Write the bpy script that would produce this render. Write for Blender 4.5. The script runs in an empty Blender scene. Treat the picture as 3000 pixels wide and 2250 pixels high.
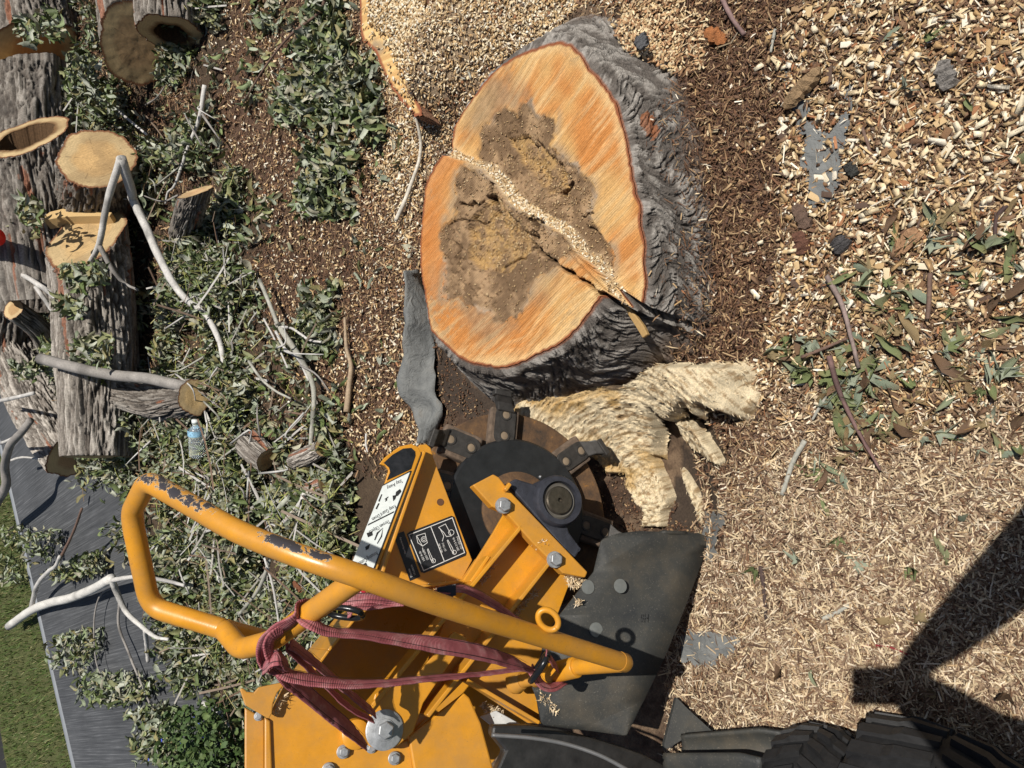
import bpy, bmesh, math, random
import numpy as np
from math import radians, sin, cos, pi, sqrt, degrees, asin, atan2
from mathutils import Matrix, Vector
rng = np.random.default_rng(7)
random.seed(7)
S = bpy.context.scene
COL = S.collection

# ------------------------------------------------------------------ camera, sky, sun, exposure
FPX, CAMH, PITCH = 2150.0, 1.65, radians(48)          # focal length in pixels of the 3000 px wide picture
F = np.array([0, cos(PITCH), -sin(PITCH)])
IR = np.array([0, -sin(PITCH), -cos(PITCH)])           # picture right: the photograph is turned on its side
ID = np.array([-1.0, 0, 0])                            # picture down
CAM = np.array([0, 0, CAMH])
cd = bpy.data.cameras.new('camera'); cam = bpy.data.objects.new('camera', cd); COL.objects.link(cam)
cd.sensor_width = 36; cd.lens = FPX / 3000 * 36; cd.clip_start = 0.02; cd.clip_end = 500
M = Matrix.Identity(4)
for i in range(3):
    M[i][0] = IR[i]; M[i][1] = -ID[i]; M[i][2] = -F[i]; M[i][3] = CAM[i]
cam.matrix_world = M
S.camera = cam

def ray(x, y): return F + (x - 1500) / FPX * IR + (y - 1125) / FPX * ID
def pd(x, y, D): return CAM + ray(x, y) * D
def pz(x, y, z=0.0):
    r = ray(x, y); return CAM + r * ((z - CAMH) / r[2])
def proj(P):
    v = np.asarray(P) - CAM; d = v @ F
    return 1500 + FPX * (v @ IR) / d, 1125 + FPX * (v @ ID) / d
LIGHT = ray(2520, 2020); LIGHT = LIGHT / np.linalg.norm(LIGHT)

w = bpy.data.worlds.new('World'); S.world = w; w.use_nodes = True
nt = w.node_tree; nt.nodes.clear()
sk = nt.nodes.new('ShaderNodeTexSky'); sk.sky_type = 'NISHITA'; sk.sun_disc = False
sk.sun_elevation = asin(-LIGHT[2]); sk.sun_rotation = atan2(-LIGHT[0], -LIGHT[1])
bg = nt.nodes.new('ShaderNodeBackground'); bg.inputs[1].default_value = 0.05
wo = nt.nodes.new('ShaderNodeOutputWorld')
nt.links.new(sk.outputs[0], bg.inputs[0]); nt.links.new(bg.outputs[0], wo.inputs[0])
sl = bpy.data.lights.new('sun', 'SUN'); sl.energy = 5.0; sl.angle = radians(0.5); sl.color = (1, 0.95, 0.87)
so = bpy.data.objects.new('sun', sl); COL.objects.link(so)
so.rotation_euler = Vector(LIGHT).to_track_quat('-Z', 'Y').to_euler(); so.location = (2, -2, 6)
S.view_settings.view_transform = 'Standard'; S.view_settings.look = 'None'
S.view_settings.exposure = 0.12; S.view_settings.gamma = 1
S.render.engine = 'CYCLES'

# ------------------------------------------------------------------ numeric helpers
def _h(i, j, k, s):
    n = (i * 374761393 + j * 668265263 + k * 2147483647 + s * 1274126177) & 0xffffffff
    n = ((n ^ (n >> 13)) * 1274126177) & 0xffffffff
    return ((n ^ (n >> 16)) & 0xffff) / 65535.0
def vn(p, s=0):
    p = np.asarray(p, float); f = np.floor(p); i = f.astype(np.int64); t = p - f; t = t * t * (3 - 2 * t)
    r = 0
    for a in (0, 1):
        for b in (0, 1):
            for c in (0, 1):
                wgt = (t[..., 0] if a else 1 - t[..., 0]) * (t[..., 1] if b else 1 - t[..., 1]) * (t[..., 2] if c else 1 - t[..., 2])
                r = r + wgt * _h(i[..., 0] + a, i[..., 1] + b, i[..., 2] + c, s)
    return r
def fbm(p, o=4, s=0):
    p = np.asarray(p, float); r = 0; a = .5; tot = 0
    for q in range(o):
        r = r + a * vn(p, s + q); tot += a; a *= .5; p = p * 2.03 + 11.3
    return r / tot
def xyz(x, y, z=0.0): return np.stack(np.broadcast_arrays(np.asarray(x, float), np.asarray(y, float), np.asarray(z, float)), -1)
def inpoly(x, y, poly):
    poly = np.asarray(poly, float); x = np.asarray(x); y = np.asarray(y); r = np.zeros(x.shape, bool)
    for (x0, y0), (x1, y1) in zip(poly, np.roll(poly, -1, 0)):
        if y0 == y1: continue
        r ^= ((y0 > y) != (y1 > y)) & (x < (x1 - x0) * (y - y0) / (y1 - y0) + x0)
    return r
def polydist(x, y, line, closed=True):
    line = np.asarray(line, float); d = np.full(np.shape(x), 1e9)
    n = len(line)
    for i in range(n if closed else n - 1):
        a = line[i]; b = line[(i + 1) % n]; v = b - a; L = v @ v + 1e-12
        t = np.clip(((x - a[0]) * v[0] + (y - a[1]) * v[1]) / L, 0, 1)
        d = np.minimum(d, np.hypot(x - a[0] - t * v[0], y - a[1] - t * v[1]))
    return d
def ss(a, b, x):
    t = np.clip((x - a) / (b - a), 0, 1); return t * t * (3 - 2 * t)
def mixc(a, b, t):
    return np.asarray(a) * (1 - t[..., None]) + np.asarray(b) * t[..., None]
def catmull(P, n):
    P = np.asarray(P, float); m = len(P)
    if m < 3:
        t = np.linspace(0, 1, n)[:, None]; return P[0] * (1 - t) + P[-1] * t
    Q = np.vstack([2 * P[0] - P[1], P, 2 * P[-1] - P[-2]])
    out = []
    for u in np.linspace(0, m - 1 - 1e-6, n):
        i = int(u); t = u - i; a, b, c, d = Q[i:i + 4]
        out.append(.5 * (2 * b + (c - a) * t + (2 * a - 5 * b + 4 * c - d) * t * t + (3 * b - a - 3 * c + d) * t ** 3))
    return np.array(out)
def polyline(P, n):
    P = np.asarray(P, float); L = np.r_[0, np.cumsum(np.linalg.norm(np.diff(P, axis=0), axis=1))]
    u = np.linspace(0, L[-1], n)
    return np.stack([np.interp(u, L, P[:, k]) for k in range(P.shape[1])], -1)
def nrm(v): v = np.asarray(v, float); return v / (np.linalg.norm(v) + 1e-12)

# ------------------------------------------------------------------ object helpers
def mesh(name, V, Fc, mat=None, col=None, smooth=True, uv=None):
    V = np.asarray(V, np.float32); me = bpy.data.meshes.new(name)
    if isinstance(Fc, np.ndarray):
        Fs = [Fc]
    else:
        Fs = [np.asarray(q, np.int32) for q in Fc] if len(Fc) and isinstance(Fc[0], np.ndarray) else None
    if Fs is None:
        me.from_pydata(V.tolist(), [], [list(map(int, f)) for f in Fc])
    else:
        me.vertices.add(len(V)); me.vertices.foreach_set('co', V.ravel())
        nl = sum(q.size for q in Fs); nf = sum(len(q) for q in Fs)
        me.loops.add(nl); me.polygons.add(nf)
        me.loops.foreach_set('vertex_index', np.concatenate([q.ravel() for q in Fs]).astype(np.int32))
        st = np.concatenate([np.full(len(q), q.shape[1]) for q in Fs])
        me.polygons.foreach_set('loop_start', np.r_[0, np.cumsum(st)[:-1]].astype(np.int32))
        me.update(calc_edges=True)
    if smooth: me.polygons.foreach_set('use_smooth', np.ones(len(me.polygons), bool))
    if col is not None:
        col = np.asarray(col, np.float32)
        if col.ndim == 1: col = np.tile(col, (len(V), 1))
        a = me.color_attributes.new('Col', 'FLOAT_COLOR', 'POINT')
        a.data.foreach_set('color', np.c_[col, np.ones(len(col), np.float32)].ravel())
    if uv is not None:
        ul = me.uv_layers.new(name='UVMap'); vi = np.zeros(len(me.loops), np.int32)
        me.loops.foreach_get('vertex_index', vi); ul.data.foreach_set('uv', np.asarray(uv, np.float32)[vi].ravel())
    if mat: me.materials.append(mat)
    me.validate(); me.update()
    return me
def link(name, me, parent=None, kind=None):
    o = bpy.data.objects.new(name, me); COL.objects.link(o)
    if parent is not None:
        o.parent = parent
        if parent.type == 'EMPTY' and parent.parent is None:
            o.location = [-c for c in parent.location]
    if kind: o['kind'] = kind
    return o
def obj(name, V, Fc, mat, parent=None, col=None, smooth=True, uv=None, kind=None):
    return link(name, mesh(name, V, Fc, mat, col, smooth, uv), parent, kind)
def tag(o, label, cat, group=None):
    o['label'] = label; o['category'] = cat
    if group: o['group'] = group
    return o
def thing(name, loc, label, cat, group=None):
    o = bpy.data.objects.new(name, None); COL.objects.link(o); o.location = [float(c) for c in loc]
    o.empty_display_size = .05
    return tag(o, label, cat, group)
def bevel(o, wd=.002, seg=2):
    m = o.modifiers.new('bevel', 'BEVEL'); m.width = wd; m.segments = seg; m.limit_method = 'ANGLE'; m.angle_limit = radians(35)
    return o
def gridfaces(a, b, wrap=False):
    i = np.arange(a - 1)[:, None]; j = np.arange(b if wrap else b - 1)[None, :]
    j2 = (j + 1) % b
    return np.stack([i * b + j, i * b + j2, (i + 1) * b + j2, (i + 1) * b + j], -1).reshape(-1, 4)
def frames(P):
    T = np.gradient(P, axis=0); T /= np.linalg.norm(T, axis=1)[:, None] + 1e-12
    up = np.array([0, 0, 1.0]) if abs(T[0][2]) < .9 else np.array([1.0, 0, 0])
    N = np.zeros_like(P); n0 = nrm(np.cross(T[0], up))
    for i in range(len(P)):
        n0 = nrm(n0 - (n0 @ T[i]) * T[i]); N[i] = n0
    return T, N, np.cross(T, N)
def tube(P, R, seg=12, caps=True, disp=None):
    P = np.asarray(P, float); n = len(P); R = np.broadcast_to(np.asarray(R, float), (n,))
    T, N, B = frames(P); a = np.linspace(0, 2 * pi, seg, endpoint=False)
    dirs = N[:, None] * np.cos(a)[None, :, None] + B[:, None] * np.sin(a)[None, :, None]
    rr = R[:, None] * np.ones(seg)[None]
    if disp is not None: rr = rr + disp(P[:, None] + dirs * rr[..., None], a, dirs)
    V = (P[:, None] + dirs * rr[..., None]).reshape(-1, 3)
    Q = gridfaces(n, seg, True)
    if not caps: return V, Q
    V = np.vstack([V, P[0], P[-1]]); c0 = n * seg; c1 = c0 + 1; j = np.arange(seg); j2 = (j + 1) % seg
    t0 = np.stack([np.full(seg, c0), j2, j], -1); t1 = np.stack([np.full(seg, c1), (n - 1) * seg + j, (n - 1) * seg + j2], -1)
    return V, [Q, np.vstack([t0, t1])]
def box8(c, ex, ey, ez):
    c = np.asarray(c); V = [c + a * np.asarray(ex) + b * np.asarray(ey) + d * np.asarray(ez) for d in (-1, 1) for b in (-1, 1) for a in (-1, 1)]
    return np.array(V), [(0, 2, 3, 1), (4, 5, 7, 6), (0, 1, 5, 4), (2, 6, 7, 3), (0, 4, 6, 2), (1, 3, 7, 5)]

# ------------------------------------------------------------------ materials
def newmat(name):
    m = bpy.data.materials.new(name); m.use_nodes = True; t = m.node_tree; b = t.nodes['Principled BSDF']
    return m, t, b
def nz(t, scale, det=4, rough=.6, vec=None, dist=0):
    n = t.nodes.new('ShaderNodeTexNoise'); n.inputs['Scale'].default_value = scale; n.inputs['Detail'].default_value = det
    n.inputs['Roughness'].default_value = rough; n.inputs['Distortion'].default_value = dist
    if vec is not None: t.links.new(vec, n.inputs['Vector'])
    return n
def ramp(t, src, stops, interp='LINEAR'):
    r = t.nodes.new('ShaderNodeValToRGB'); r.color_ramp.interpolation = interp
    e = r.color_ramp.elements
    while len(e) < len(stops): e.new(.5)
    for q, (p, c) in zip(e, stops):
        q.position = p; q.color = (*c, 1) if len(c) == 3 else c
    t.links.new(src, r.inputs[0]); return r
def mix(t, fac, a, b, mode='MIX'):
    m = t.nodes.new('ShaderNodeMix'); m.data_type = 'RGBA'; m.blend_type = mode
    for s, v in ((m.inputs[0], fac), (m.inputs[6], a), (m.inputs[7], b)):
        if hasattr(v, 'is_linked'): t.links.new(v, s)
        elif isinstance(v, (int, float)): s.default_value = v
        else: s.default_value = (*v, 1)
    return m.outputs[2]
def bump(t, b, h, strength=.5, dist=.01):
    n = t.nodes.new('ShaderNodeBump'); n.inputs['Strength'].default_value = strength; n.inputs['Distance'].default_value = dist
    t.links.new(h, n.inputs['Height']); t.links.new(n.outputs[0], b.inputs['Normal']); return n
def coords(t, scale=(1, 1, 1), kind='Object', rot=(0, 0, 0)):
    c = t.nodes.new('ShaderNodeTexCoord'); m = t.nodes.new('ShaderNodeMapping')
    m.inputs['Scale'].default_value = scale; m.inputs['Rotation'].default_value = rot
    t.links.new(c.outputs[kind], m.inputs[0]); return m.outputs[0]
def setc(t, b, v):
    if hasattr(v, 'is_linked'): t.links.new(v, b.inputs['Base Color'])
    else: b.inputs['Base Color'].default_value = (*v, 1)
def vcmat(name, rough=.8, nscale=120, amt=.5, bscale=300, bst=.4, bdist=.003, spec=.3, vec=None):
    m, t, b = newmat(name); a = t.nodes.new('ShaderNodeVertexColor'); a.layer_name = 'Col'
    c = coords(t, vec or (1, 1, 1)); n = nz(t, nscale, 5, .65, c)
    r = ramp(t, n.outputs[0], [(.25, (1 - amt,) * 3), (.75, (1 + amt * .6,) * 3)])
    setc(t, b, mix(t, 1.0, a.outputs[0], r.outputs[0], 'MULTIPLY'))
    b.inputs['Roughness'].default_value = rough; b.inputs['Specular IOR Level'].default_value = spec
    n2 = nz(t, bscale, 3, .6, c); bump(t, b, n2.outputs[0], bst, bdist)
    return m
def plain(name, c, rough=.5, metal=0, var=.12, nscale=60, bst=.15, spec=.5):
    m, t, b = newmat(name); v = coords(t); n = nz(t, nscale, 5, .65, v)
    c = np.asarray(c); r = ramp(t, n.outputs[0], [(.3, tuple(c * (1 - var))), (.7, tuple(np.minimum(c * (1 + var), 1)))])
    setc(t, b, r.outputs[0]); b.inputs['Roughness'].default_value = rough; b.inputs['Metallic'].default_value = metal
    b.inputs['Specular IOR Level'].default_value = spec
    bump(t, b, nz(t, nscale * 6, 3, .6, v).outputs[0], bst, .001)
    return m
MS = vcmat('soil', .95, 160, .5, 420, 1.0, .006)
MCHIP = vcmat('wood_chip', .75, 220, .3, 500, .5, .002)
MLEAF = vcmat('leaf', .62, 70, .3, 160, .5, .003, .35)
MBARK = vcmat('bark', .9, 110, .5, 320, 1.0, .005)
MWOOD = vcmat('cut_wood', .75, 340, .25, 700, .5, .0015)
MROT = MWOOD
def sawn():
    m, t, b = newmat('sawn_wood'); a = t.nodes.new('ShaderNodeVertexColor'); a.layer_name = 'Col'; c = coords(t)
    mp = t.nodes.new('ShaderNodeMapping'); mp.inputs['Rotation'].default_value = (0, .35, -.61); t.links.new(c, mp.inputs[0])
    wv = t.nodes.new('ShaderNodeTexWave'); wv.wave_type = 'BANDS'; wv.bands_direction = 'X'; wv.inputs['Scale'].default_value = 62; wv.inputs['Distortion'].default_value = 3.5; wv.inputs['Detail'].default_value = 3; wv.inputs['Detail Scale'].default_value = 1.5; t.links.new(mp.outputs[0], wv.inputs['Vector'])
    mp2 = t.nodes.new('ShaderNodeMapping'); mp2.inputs['Scale'].default_value = (420, 26, 26); t.links.new(mp.outputs[0], mp2.inputs[0]); st = nz(t, 1, 4, .65, mp2.outputs[0])
    r = ramp(t, wv.outputs[0], [(.0, (.80,) * 3), (.6, (1.06,) * 3)]); r2 = ramp(t, st.outputs[0], [(.3, (.74,) * 3), (.66, (1.14,) * 3)]); r3 = ramp(t, nz(t, 190, 5, .7, c).outputs[0], [(.3, (.8,) * 3), (.7, (1.1,) * 3)])
    col = mix(t, .75, a.outputs[0], r.outputs[0], 'MULTIPLY'); col = mix(t, 1.0, col, r2.outputs[0], 'MULTIPLY'); setc(t, b, mix(t, 1.0, col, r3.outputs[0], 'MULTIPLY'))
    b.inputs['Roughness'].default_value = .8; b.inputs['Specular IOR Level'].default_value = .25
    ad = t.nodes.new('ShaderNodeMath'); ad.operation = 'ADD'; t.links.new(wv.outputs[0], ad.inputs[0]); t.links.new(st.outputs[0], ad.inputs[1]); bump(t, b, ad.outputs[0], .6, .0016); return m
MSAW = sawn()
MBRANCH = vcmat('branch_bark', .75, 150, .35, 400, .5, .002)
MFIB = vcmat('wood_fibre', .8, 260, .45, 700, .8, .003)

def paint(name, c, wear=False):
    m, t, b = newmat(name); v = coords(t); c = np.asarray(c)
    n = nz(t, 14, 6, .7, v); r = ramp(t, n.outputs[0], [(.3, tuple(c * .86)), (.7, tuple(c * 1.1))])
    sp = nz(t, 420, 2, .5, v); s2 = ramp(t, sp.outputs[0], [(.66, (0, 0, 0)), (.72, (1, 1, 1))])
    dm = nz(t, 9, 4, .6, v); d2 = ramp(t, dm.outputs[0], [(.38, (.08,) * 3), (.66, (.8,) * 3)])
    f = t.nodes.new('ShaderNodeMath'); f.operation = 'MULTIPLY'
    t.links.new(s2.outputs[0], f.inputs[0]); t.links.new(d2.outputs[0], f.inputs[1])
    col = mix(t, f.outputs[0], r.outputs[0], (.16, .10, .05))
    du = nz(t, 5, 8, .75, v); du2 = ramp(t, du.outputs[0], [(.42, (0, 0, 0)), (.68, (.7,) * 3)])
    col = mix(t, du2.outputs[0], col, (.36, .20, .07))
    sv_ = coords(t, (900, 22, 60), 'Object', (.4, .7, .9)); sc_ = ramp(t, nz(t, 1, 3, .6, sv_).outputs[0], [(.70, (0, 0, 0)), (.74, (.45,) * 3)]); col = mix(t, sc_.outputs[0], col, (.62, .40, .12))
    gr_ = ramp(t, nz(t, 30, 6, .8, v).outputs[0], [(.62, (0, 0, 0)), (.72, (.5,) * 3)]); col = mix(t, gr_.outputs[0], col, (.22, .12, .04))
    b.inputs['Roughness'].default_value = .33
    rr = ramp(t, n.outputs[0], [(.3, (.26,) * 3), (.8, (.5,) * 3)]); t.links.new(rr.outputs[0], b.inputs['Roughness'])
    if wear:
        a = t.nodes.new('ShaderNodeVertexColor'); a.layer_name = 'Col'
        wn0 = nz(t, 42, 8, .75, v, .5); wn = t.nodes.new('ShaderNodeMapRange'); wn.inputs[1].default_value = .28; wn.inputs[2].default_value = .72; t.links.new(wn0.outputs[0], wn.inputs[0])
        ad = t.nodes.new('ShaderNodeMath'); ad.operation = 'ADD'; t.links.new(a.outputs[0], ad.inputs[0]); t.links.new(wn.outputs[0], ad.inputs[1])
        k1 = ramp(t, ad.outputs[0], [(.985, (0, 0, 0)), (1.0, (1, 1, 1))])
        hf = t.nodes.new('ShaderNodeMath'); hf.operation = 'MULTIPLY'; hf.inputs[1].default_value = .5; t.links.new(ad.outputs[0], hf.inputs[0])
        k1 = ramp(t, hf.outputs[0], [(.492, (0, 0, 0)), (.5, (1, 1, 1))]); k2 = ramp(t, hf.outputs[0], [(.505, (0, 0, 0)), (.512, (1, 1, 1))])
        col = mix(t, k1.outputs[0], col, (.62, .55, .42)); col = mix(t, k2.outputs[0], col, (.045, .04, .045))
    setc(t, b, col); bump(t, b, nz(t, 260, 3, .5, v).outputs[0], .12, .001)
    return m
YEL = (.58, .255, .018)
MY = paint('yellow_paint', YEL); MYW = paint('yellow_paint_worn', YEL, True)
MBLK = plain('black_rubber', (.03, .031, .03), .55, 0, .4, 25, .4)
def flapmat():
    m, t, b = newmat('dusty_rubber'); v = coords(t); n = nz(t, 9, 6, .65, v)
    r = ramp(t, n.outputs[0], [(.3, (.018, .020, .021)), (.5, (.036, .036, .032)), (.66, (.065, .056, .042)), (.82, (.095, .082, .062))])
    sp = ramp(t, nz(t, 260, 3, .6, v).outputs[0], [(.6, (0, 0, 0)), (.75, (.4,) * 3)])
    setc(t, b, mix(t, sp.outputs[0], r.outputs[0], (.24, .21, .17)))
    b.inputs['Roughness'].default_value = .6; bump(t, b, nz(t, 420, 3, .6, v).outputs[0], .5, .001); return m
MFLAP = flapmat()
MSTEEL = plain('galvanised_steel', (.36, .37, .38), .5, .55, .3, 70, .3)
MIRON = plain('dark_iron', (.05, .046, .042), .5, .4, .35, 60, .5)
MCAST = plain('blue_black_casting', (.035, .037, .048), .55, .25, .35, 50, .6)
def rust():
    m, t, b = newmat('rusty_paint'); v = coords(t); n = nz(t, 22, 6, .7, v, .3)
    r = ramp(t, n.outputs[0], [(.3, (.03, .022, .016)), (.48, (.085, .046, .022)), (.62, (.13, .07, .03)), (.70, (.30, .13, .015))])
    setc(t, b, r.outputs[0]); b.inputs['Roughness'].default_value = .8; bump(t, b, nz(t, 190, 4, .6, v).outputs[0], .6, .002); return m
MRUST = rust()
def strapmat():
    m, t, b = newmat('red_webbing'); u = t.nodes.new('ShaderNodeTexCoord'); wv = t.nodes.new('ShaderNodeTexWave')
    wv.wave_type = 'BANDS'; wv.bands_direction = 'Y'; wv.inputs['Scale'].default_value = 110; wv.inputs['Distortion'].default_value = .6
    t.links.new(u.outputs['UV'], wv.inputs['Vector']); v = coords(t); n = nz(t, 35, 5, .65, v)
    r = ramp(t, n.outputs[0], [(.3, (.27, .06, .075)), (.52, (.38, .11, .125)), (.72, (.50, .25, .255))])
    setc(t, b, mix(t, .25, r.outputs[0], wv.outputs[0], 'MULTIPLY')); b.inputs['Roughness'].default_value = .75
    bump(t, b, wv.outputs[0], .5, .0015); return m
MSTRAP = strapmat(); MTHREAD = plain('black_thread', (.02, .015, .02), .8)
MPLATE_B = plain('black_decal', (.016, .016, .018), .35, 0, .3, 200)
MWHITE = plain('white_decal', (.70, .74, .72), .4, 0, .08, 90); MTXT = plain('black_print', (.02, .02, .02), .5)
MTXW = plain('white_print', (.62, .62, .6), .5); MRED = plain('red_decal', (.42, .02, .03), .4)
def fabricmat():
    m, t, b = newmat('grey_geotextile'); v = coords(t)
    ck = t.nodes.new('ShaderNodeTexChecker'); ck.inputs['Scale'].default_value = 420; t.links.new(v, ck.inputs['Vector'])
    n = nz(t, 14, 6, .7, v); r = ramp(t, n.outputs[0], [(.3, (.105, .11, .11)), (.55, (.18, .185, .18)), (.78, (.15, .125, .095))])
    setc(t, b, mix(t, .12, r.outputs[0], ck.outputs[0], 'MULTIPLY')); b.inputs['Roughness'].default_value = .85
    bump(t, b, nz(t, 28, 6, .65, v, .8).outputs[0], .9, .012); return m
MFAB = fabricmat(); MFAB.use_backface_culling = False

# ------------------------------------------------------------------ the lie of the land
LEAFPILE = [(560, -1100), (600, -300), (640, 100), (600, 300), (640, 520), (760, 620), (690, 780), (760, 950), (900, 1080), (930, 1200), (1010, 1320), (1080, 1360), (1080, 1500), (1040, 1700), (800, 1950), (740, 2060), (730, 2300), (690, 2300), (640, 2170), (560, 2070), (510, 1960), (490, 1850), (450, 1740), (400, 1630), (330, 1530), (190, 1320), (60, 1150), (-60, 1000), (-200, -300), (-100, -1100)]
PILEW = np.array([pz(*q, .10)[:2] for q in LEAFPILE])
GX0, GX1, GY0, GY1, GS = -6.0, 6.0, -1.0, 11.0, .02
gx = np.arange(GX0, GX1, GS); gy = np.arange(GY0, GY1, GS)
GXX, GYY = np.meshgrid(gx, gy, indexing='ij')
def blur(a, r):
    k = np.ones(2 * r + 1) / (2 * r + 1)
    for ax in (0, 1):
        for _ in range(2): a = np.apply_along_axis(lambda m: np.convolve(np.pad(m, r, 'edge'), k, 'valid'), ax, a)
    return a
pm = blur(inpoly(GXX, GYY, PILEW).astype(float), 9)
HG = .022 * (fbm(xyz(GXX * 1.7, GYY * 1.7), 3, 3) - .5) + .02 * (fbm(xyz(GXX * 7, GYY * 7), 2, 9) - .5)
HG += pm * (.035 + .09 * fbm(xyz(GXX * 1.6, GYY * 1.6), 3, 21))
PIT = pz(1830, 1440)[:2]
dp = np.hypot((GXX - PIT[0]) / 1.15, GYY - PIT[1])
HG -= .16 * (1 - ss(.10, .36, dp))
for mx, my, mh, mr in ((1290, 110, .15, .26), (1265, 270, .10, .15)):      # sawdust banked against the low stump
    q_ = pz(mx, my, .06)[:2]; HG += mh * np.exp(-((GXX - q_[0]) ** 2 + (GYY - q_[1]) ** 2) / (mr * .6) ** 2)
def gz(x, y):
    u = np.clip((np.asarray(x) - GX0) / GS, 0, len(gx) - 1.001); v = np.clip((np.asarray(y) - GY0) / GS, 0, len(gy) - 1.001)
    i = u.astype(int); j = v.astype(int); a = u - i; b = v - j
    return HG[i, j] * (1 - a) * (1 - b) + HG[i + 1, j] * a * (1 - b) + HG[i, j + 1] * (1 - a) * b + HG[i + 1, j + 1] * a * b
def gp(x, y, up=0.0):
    P = pz(x, y, up)
    for _ in range(6): P = pz(x, y, float(gz(P[0], P[1])) + up)
    return P

# zones of the ground cover, outlined where they lie on the ground
Z_DUST = [(1190, -80), (1750, -80), (1640, 90), (1450, 190), (1340, 310), (1290, 450), (1230, 560), (1200, 760), (1140, 640), (1080, 470), (1180, 320), (1130, 240), (1090, 60)]
Z_BROWN = [(1980, 230), (2080, 160), (2200, 130), (2300, 220), (2290, 420), (2300, 640), (2270, 820), (2230, 1050), (2030, 1075), (2000, 900)]
Z_BROWN2 = [(1900, -80), (2360, -80), (2330, 80), (2280, 220), (2100, 260), (2020, 60)]
Z_MID = [(620, -80), (1060, -80), (1070, 120), (1200, 400), (1230, 800), (1160, 1250), (1000, 1330), (900, 1100), (700, 800), (600, 500)]
Z_PITSOIL = [(1850, 1560), (1960, 1200), (2110, 1200), (2230, 1300), (2140, 1420), (2080, 1600), (1990, 1640)]
Z_SOIL2 = [(1235, 980), (1330, 1060), (1450, 1160), (1530, 1230), (1420, 1260), (1290, 1200)]
def wpoly(p, z=0.0): return np.array([pz(*q, z)[:2] for q in p])
ZW = {k: wpoly(v, .1 if k == 'pile' else 0) for k, v in dict(dust=Z_DUST, brown=Z_BROWN, brown2=Z_BROWN2, mid=Z_MID, pit=Z_PITSOIL, soil2=Z_SOIL2, pile=LEAFPILE).items()}
E1 = pz(42, 1530, .07); E2 = pz(205, 2250, .07)                 # far edge of the concrete walk
SD = nrm((E2 - E1)[:2]); SN = np.array([-SD[1], SD[0]])
if SN @ (np.array([0, 0]) - E1[:2]) < 0: SN = -SN                # towards the camera
def slabcoord(x, y): return (x - E1[0]) * SN[0] + (y - E1[1]) * SN[1]

xs = np.unique(np.round(np.r_[np.arange(-6, -1.7, .08), np.arange(-1.7, 2.0, .011), np.arange(2.0, 6, .05)], 4))
ys = np.unique(np.round(np.r_[np.arange(-1, -.1, .08), np.arange(-.1, 3.4, .011), np.arange(3.4, 10.8, .07)], 4))
TX, TY = np.meshgrid(xs, ys, indexing='ij')
TZ = gz(TX, TY) + .016 * (fbm(xyz(TX * 45, TY * 45), 3, 5) - .5)
n1 = fbm(xyz(TX * 9, TY * 9), 4, 31); n2 = fbm(xyz(TX * 60, TY * 60), 3, 41)
soil = np.array([.085, .052, .034]); dustc = np.array([.42, .31, .20]); brn = np.array([.095, .045, .025])
tc = mixc(soil, np.array([.24, .165, .105]), ss(.35, .7, n1 * .5 + n2 * .5))
def zmask(k, j=.05): return inpoly(TX + j * (n1 - .5) * 2, TY + j * (n2 - .5) * 2, ZW[k]).astype(float)
tc = mixc(tc, dustc, zmask('dust') * .8); tc = mixc(tc, brn, np.maximum(zmask('brown'), zmask('brown2')) * .85)
tc = mixc(tc, np.array([.10, .055, .035]), zmask('mid') * .7); tc = mixc(tc, np.array([.062, .045, .034]), np.maximum(zmask('pit'), zmask('soil2')) * .9)
tc = mixc(tc, np.array([.075, .052, .033]), zmask('pile') * .8)
lawn = slabcoord(TX, TY) < 0
tc = mixc(tc, np.array([.07, .10, .025]), lawn * (.55 + .4 * n1))
edge = np.minimum.reduce([TX - xs[0], xs[-1] - TX, TY - ys[0], ys[-1] - TY]); TZ = TZ - .25 * (1 - ss(0, .3, edge))
obj('ground', np.stack([TX, TY, TZ], -1).reshape(-1, 3), gridfaces(len(xs), len(ys))[:, ::-1].copy(), MS, None, tc.reshape(-1, 3), kind='structure')
MFAR = plain('lawn_far', (.06, .085, .022), .95, 0, .4, 3, .5)
obj('terrain', [(-250, -250, -.2), (250, -250, -.2), (250, 250, -.2), (-250, 250, -.2)], [(0, 1, 2, 3)], MFAR, kind='structure')

# ------------------------------------------------------------------ concrete walk, kerb
def concretemat():
    m, t, b = newmat('broomed_concrete'); dB = pz(416, 2047, .07) - pz(172, 2083, .07); ang = atan2(dB[1], dB[0])
    v = coords(t, (1, 1, 1), 'Object', (0, 0, 0)); mp = t.nodes.new('ShaderNodeMapping'); mp.inputs['Rotation'].default_value = (0, 0, -ang)
    mp.vector_type = 'POINT'; t.links.new(v, mp.inputs[0])
    mp2 = t.nodes.new('ShaderNodeMapping'); mp2.inputs['Scale'].default_value = (2.2, 110, 1); t.links.new(mp.outputs[0], mp2.inputs[0])
    st = nz(t, 1, 5, .7, mp2.outputs[0]); big = nz(t, 2.5, 5, .6, v)
    r = ramp(t, st.outputs[0], [(.32, (.034, .036, .040)), (.55, (.072, .075, .08)), (.74, (.17, .175, .185))])
    r2 = ramp(t, big.outputs[0], [(.3, (.75,) * 3), (.7, (1.1,) * 3)])
    setc(t, b, mix(t, 1.0, r.outputs[0], r2.outputs[0], 'MULTIPLY')); b.inputs['Roughness'].default_value = .7
    bump(t, b, st.outputs[0], .5, .003); return m
MCON = concretemat(); MCONS = plain('smooth_concrete', (.20, .215, .235), .6, 0, .15, 12, .2)
A0 = E1[:2] - SD * 4.5; A1 = E2[:2] + SD * 2.5
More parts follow.
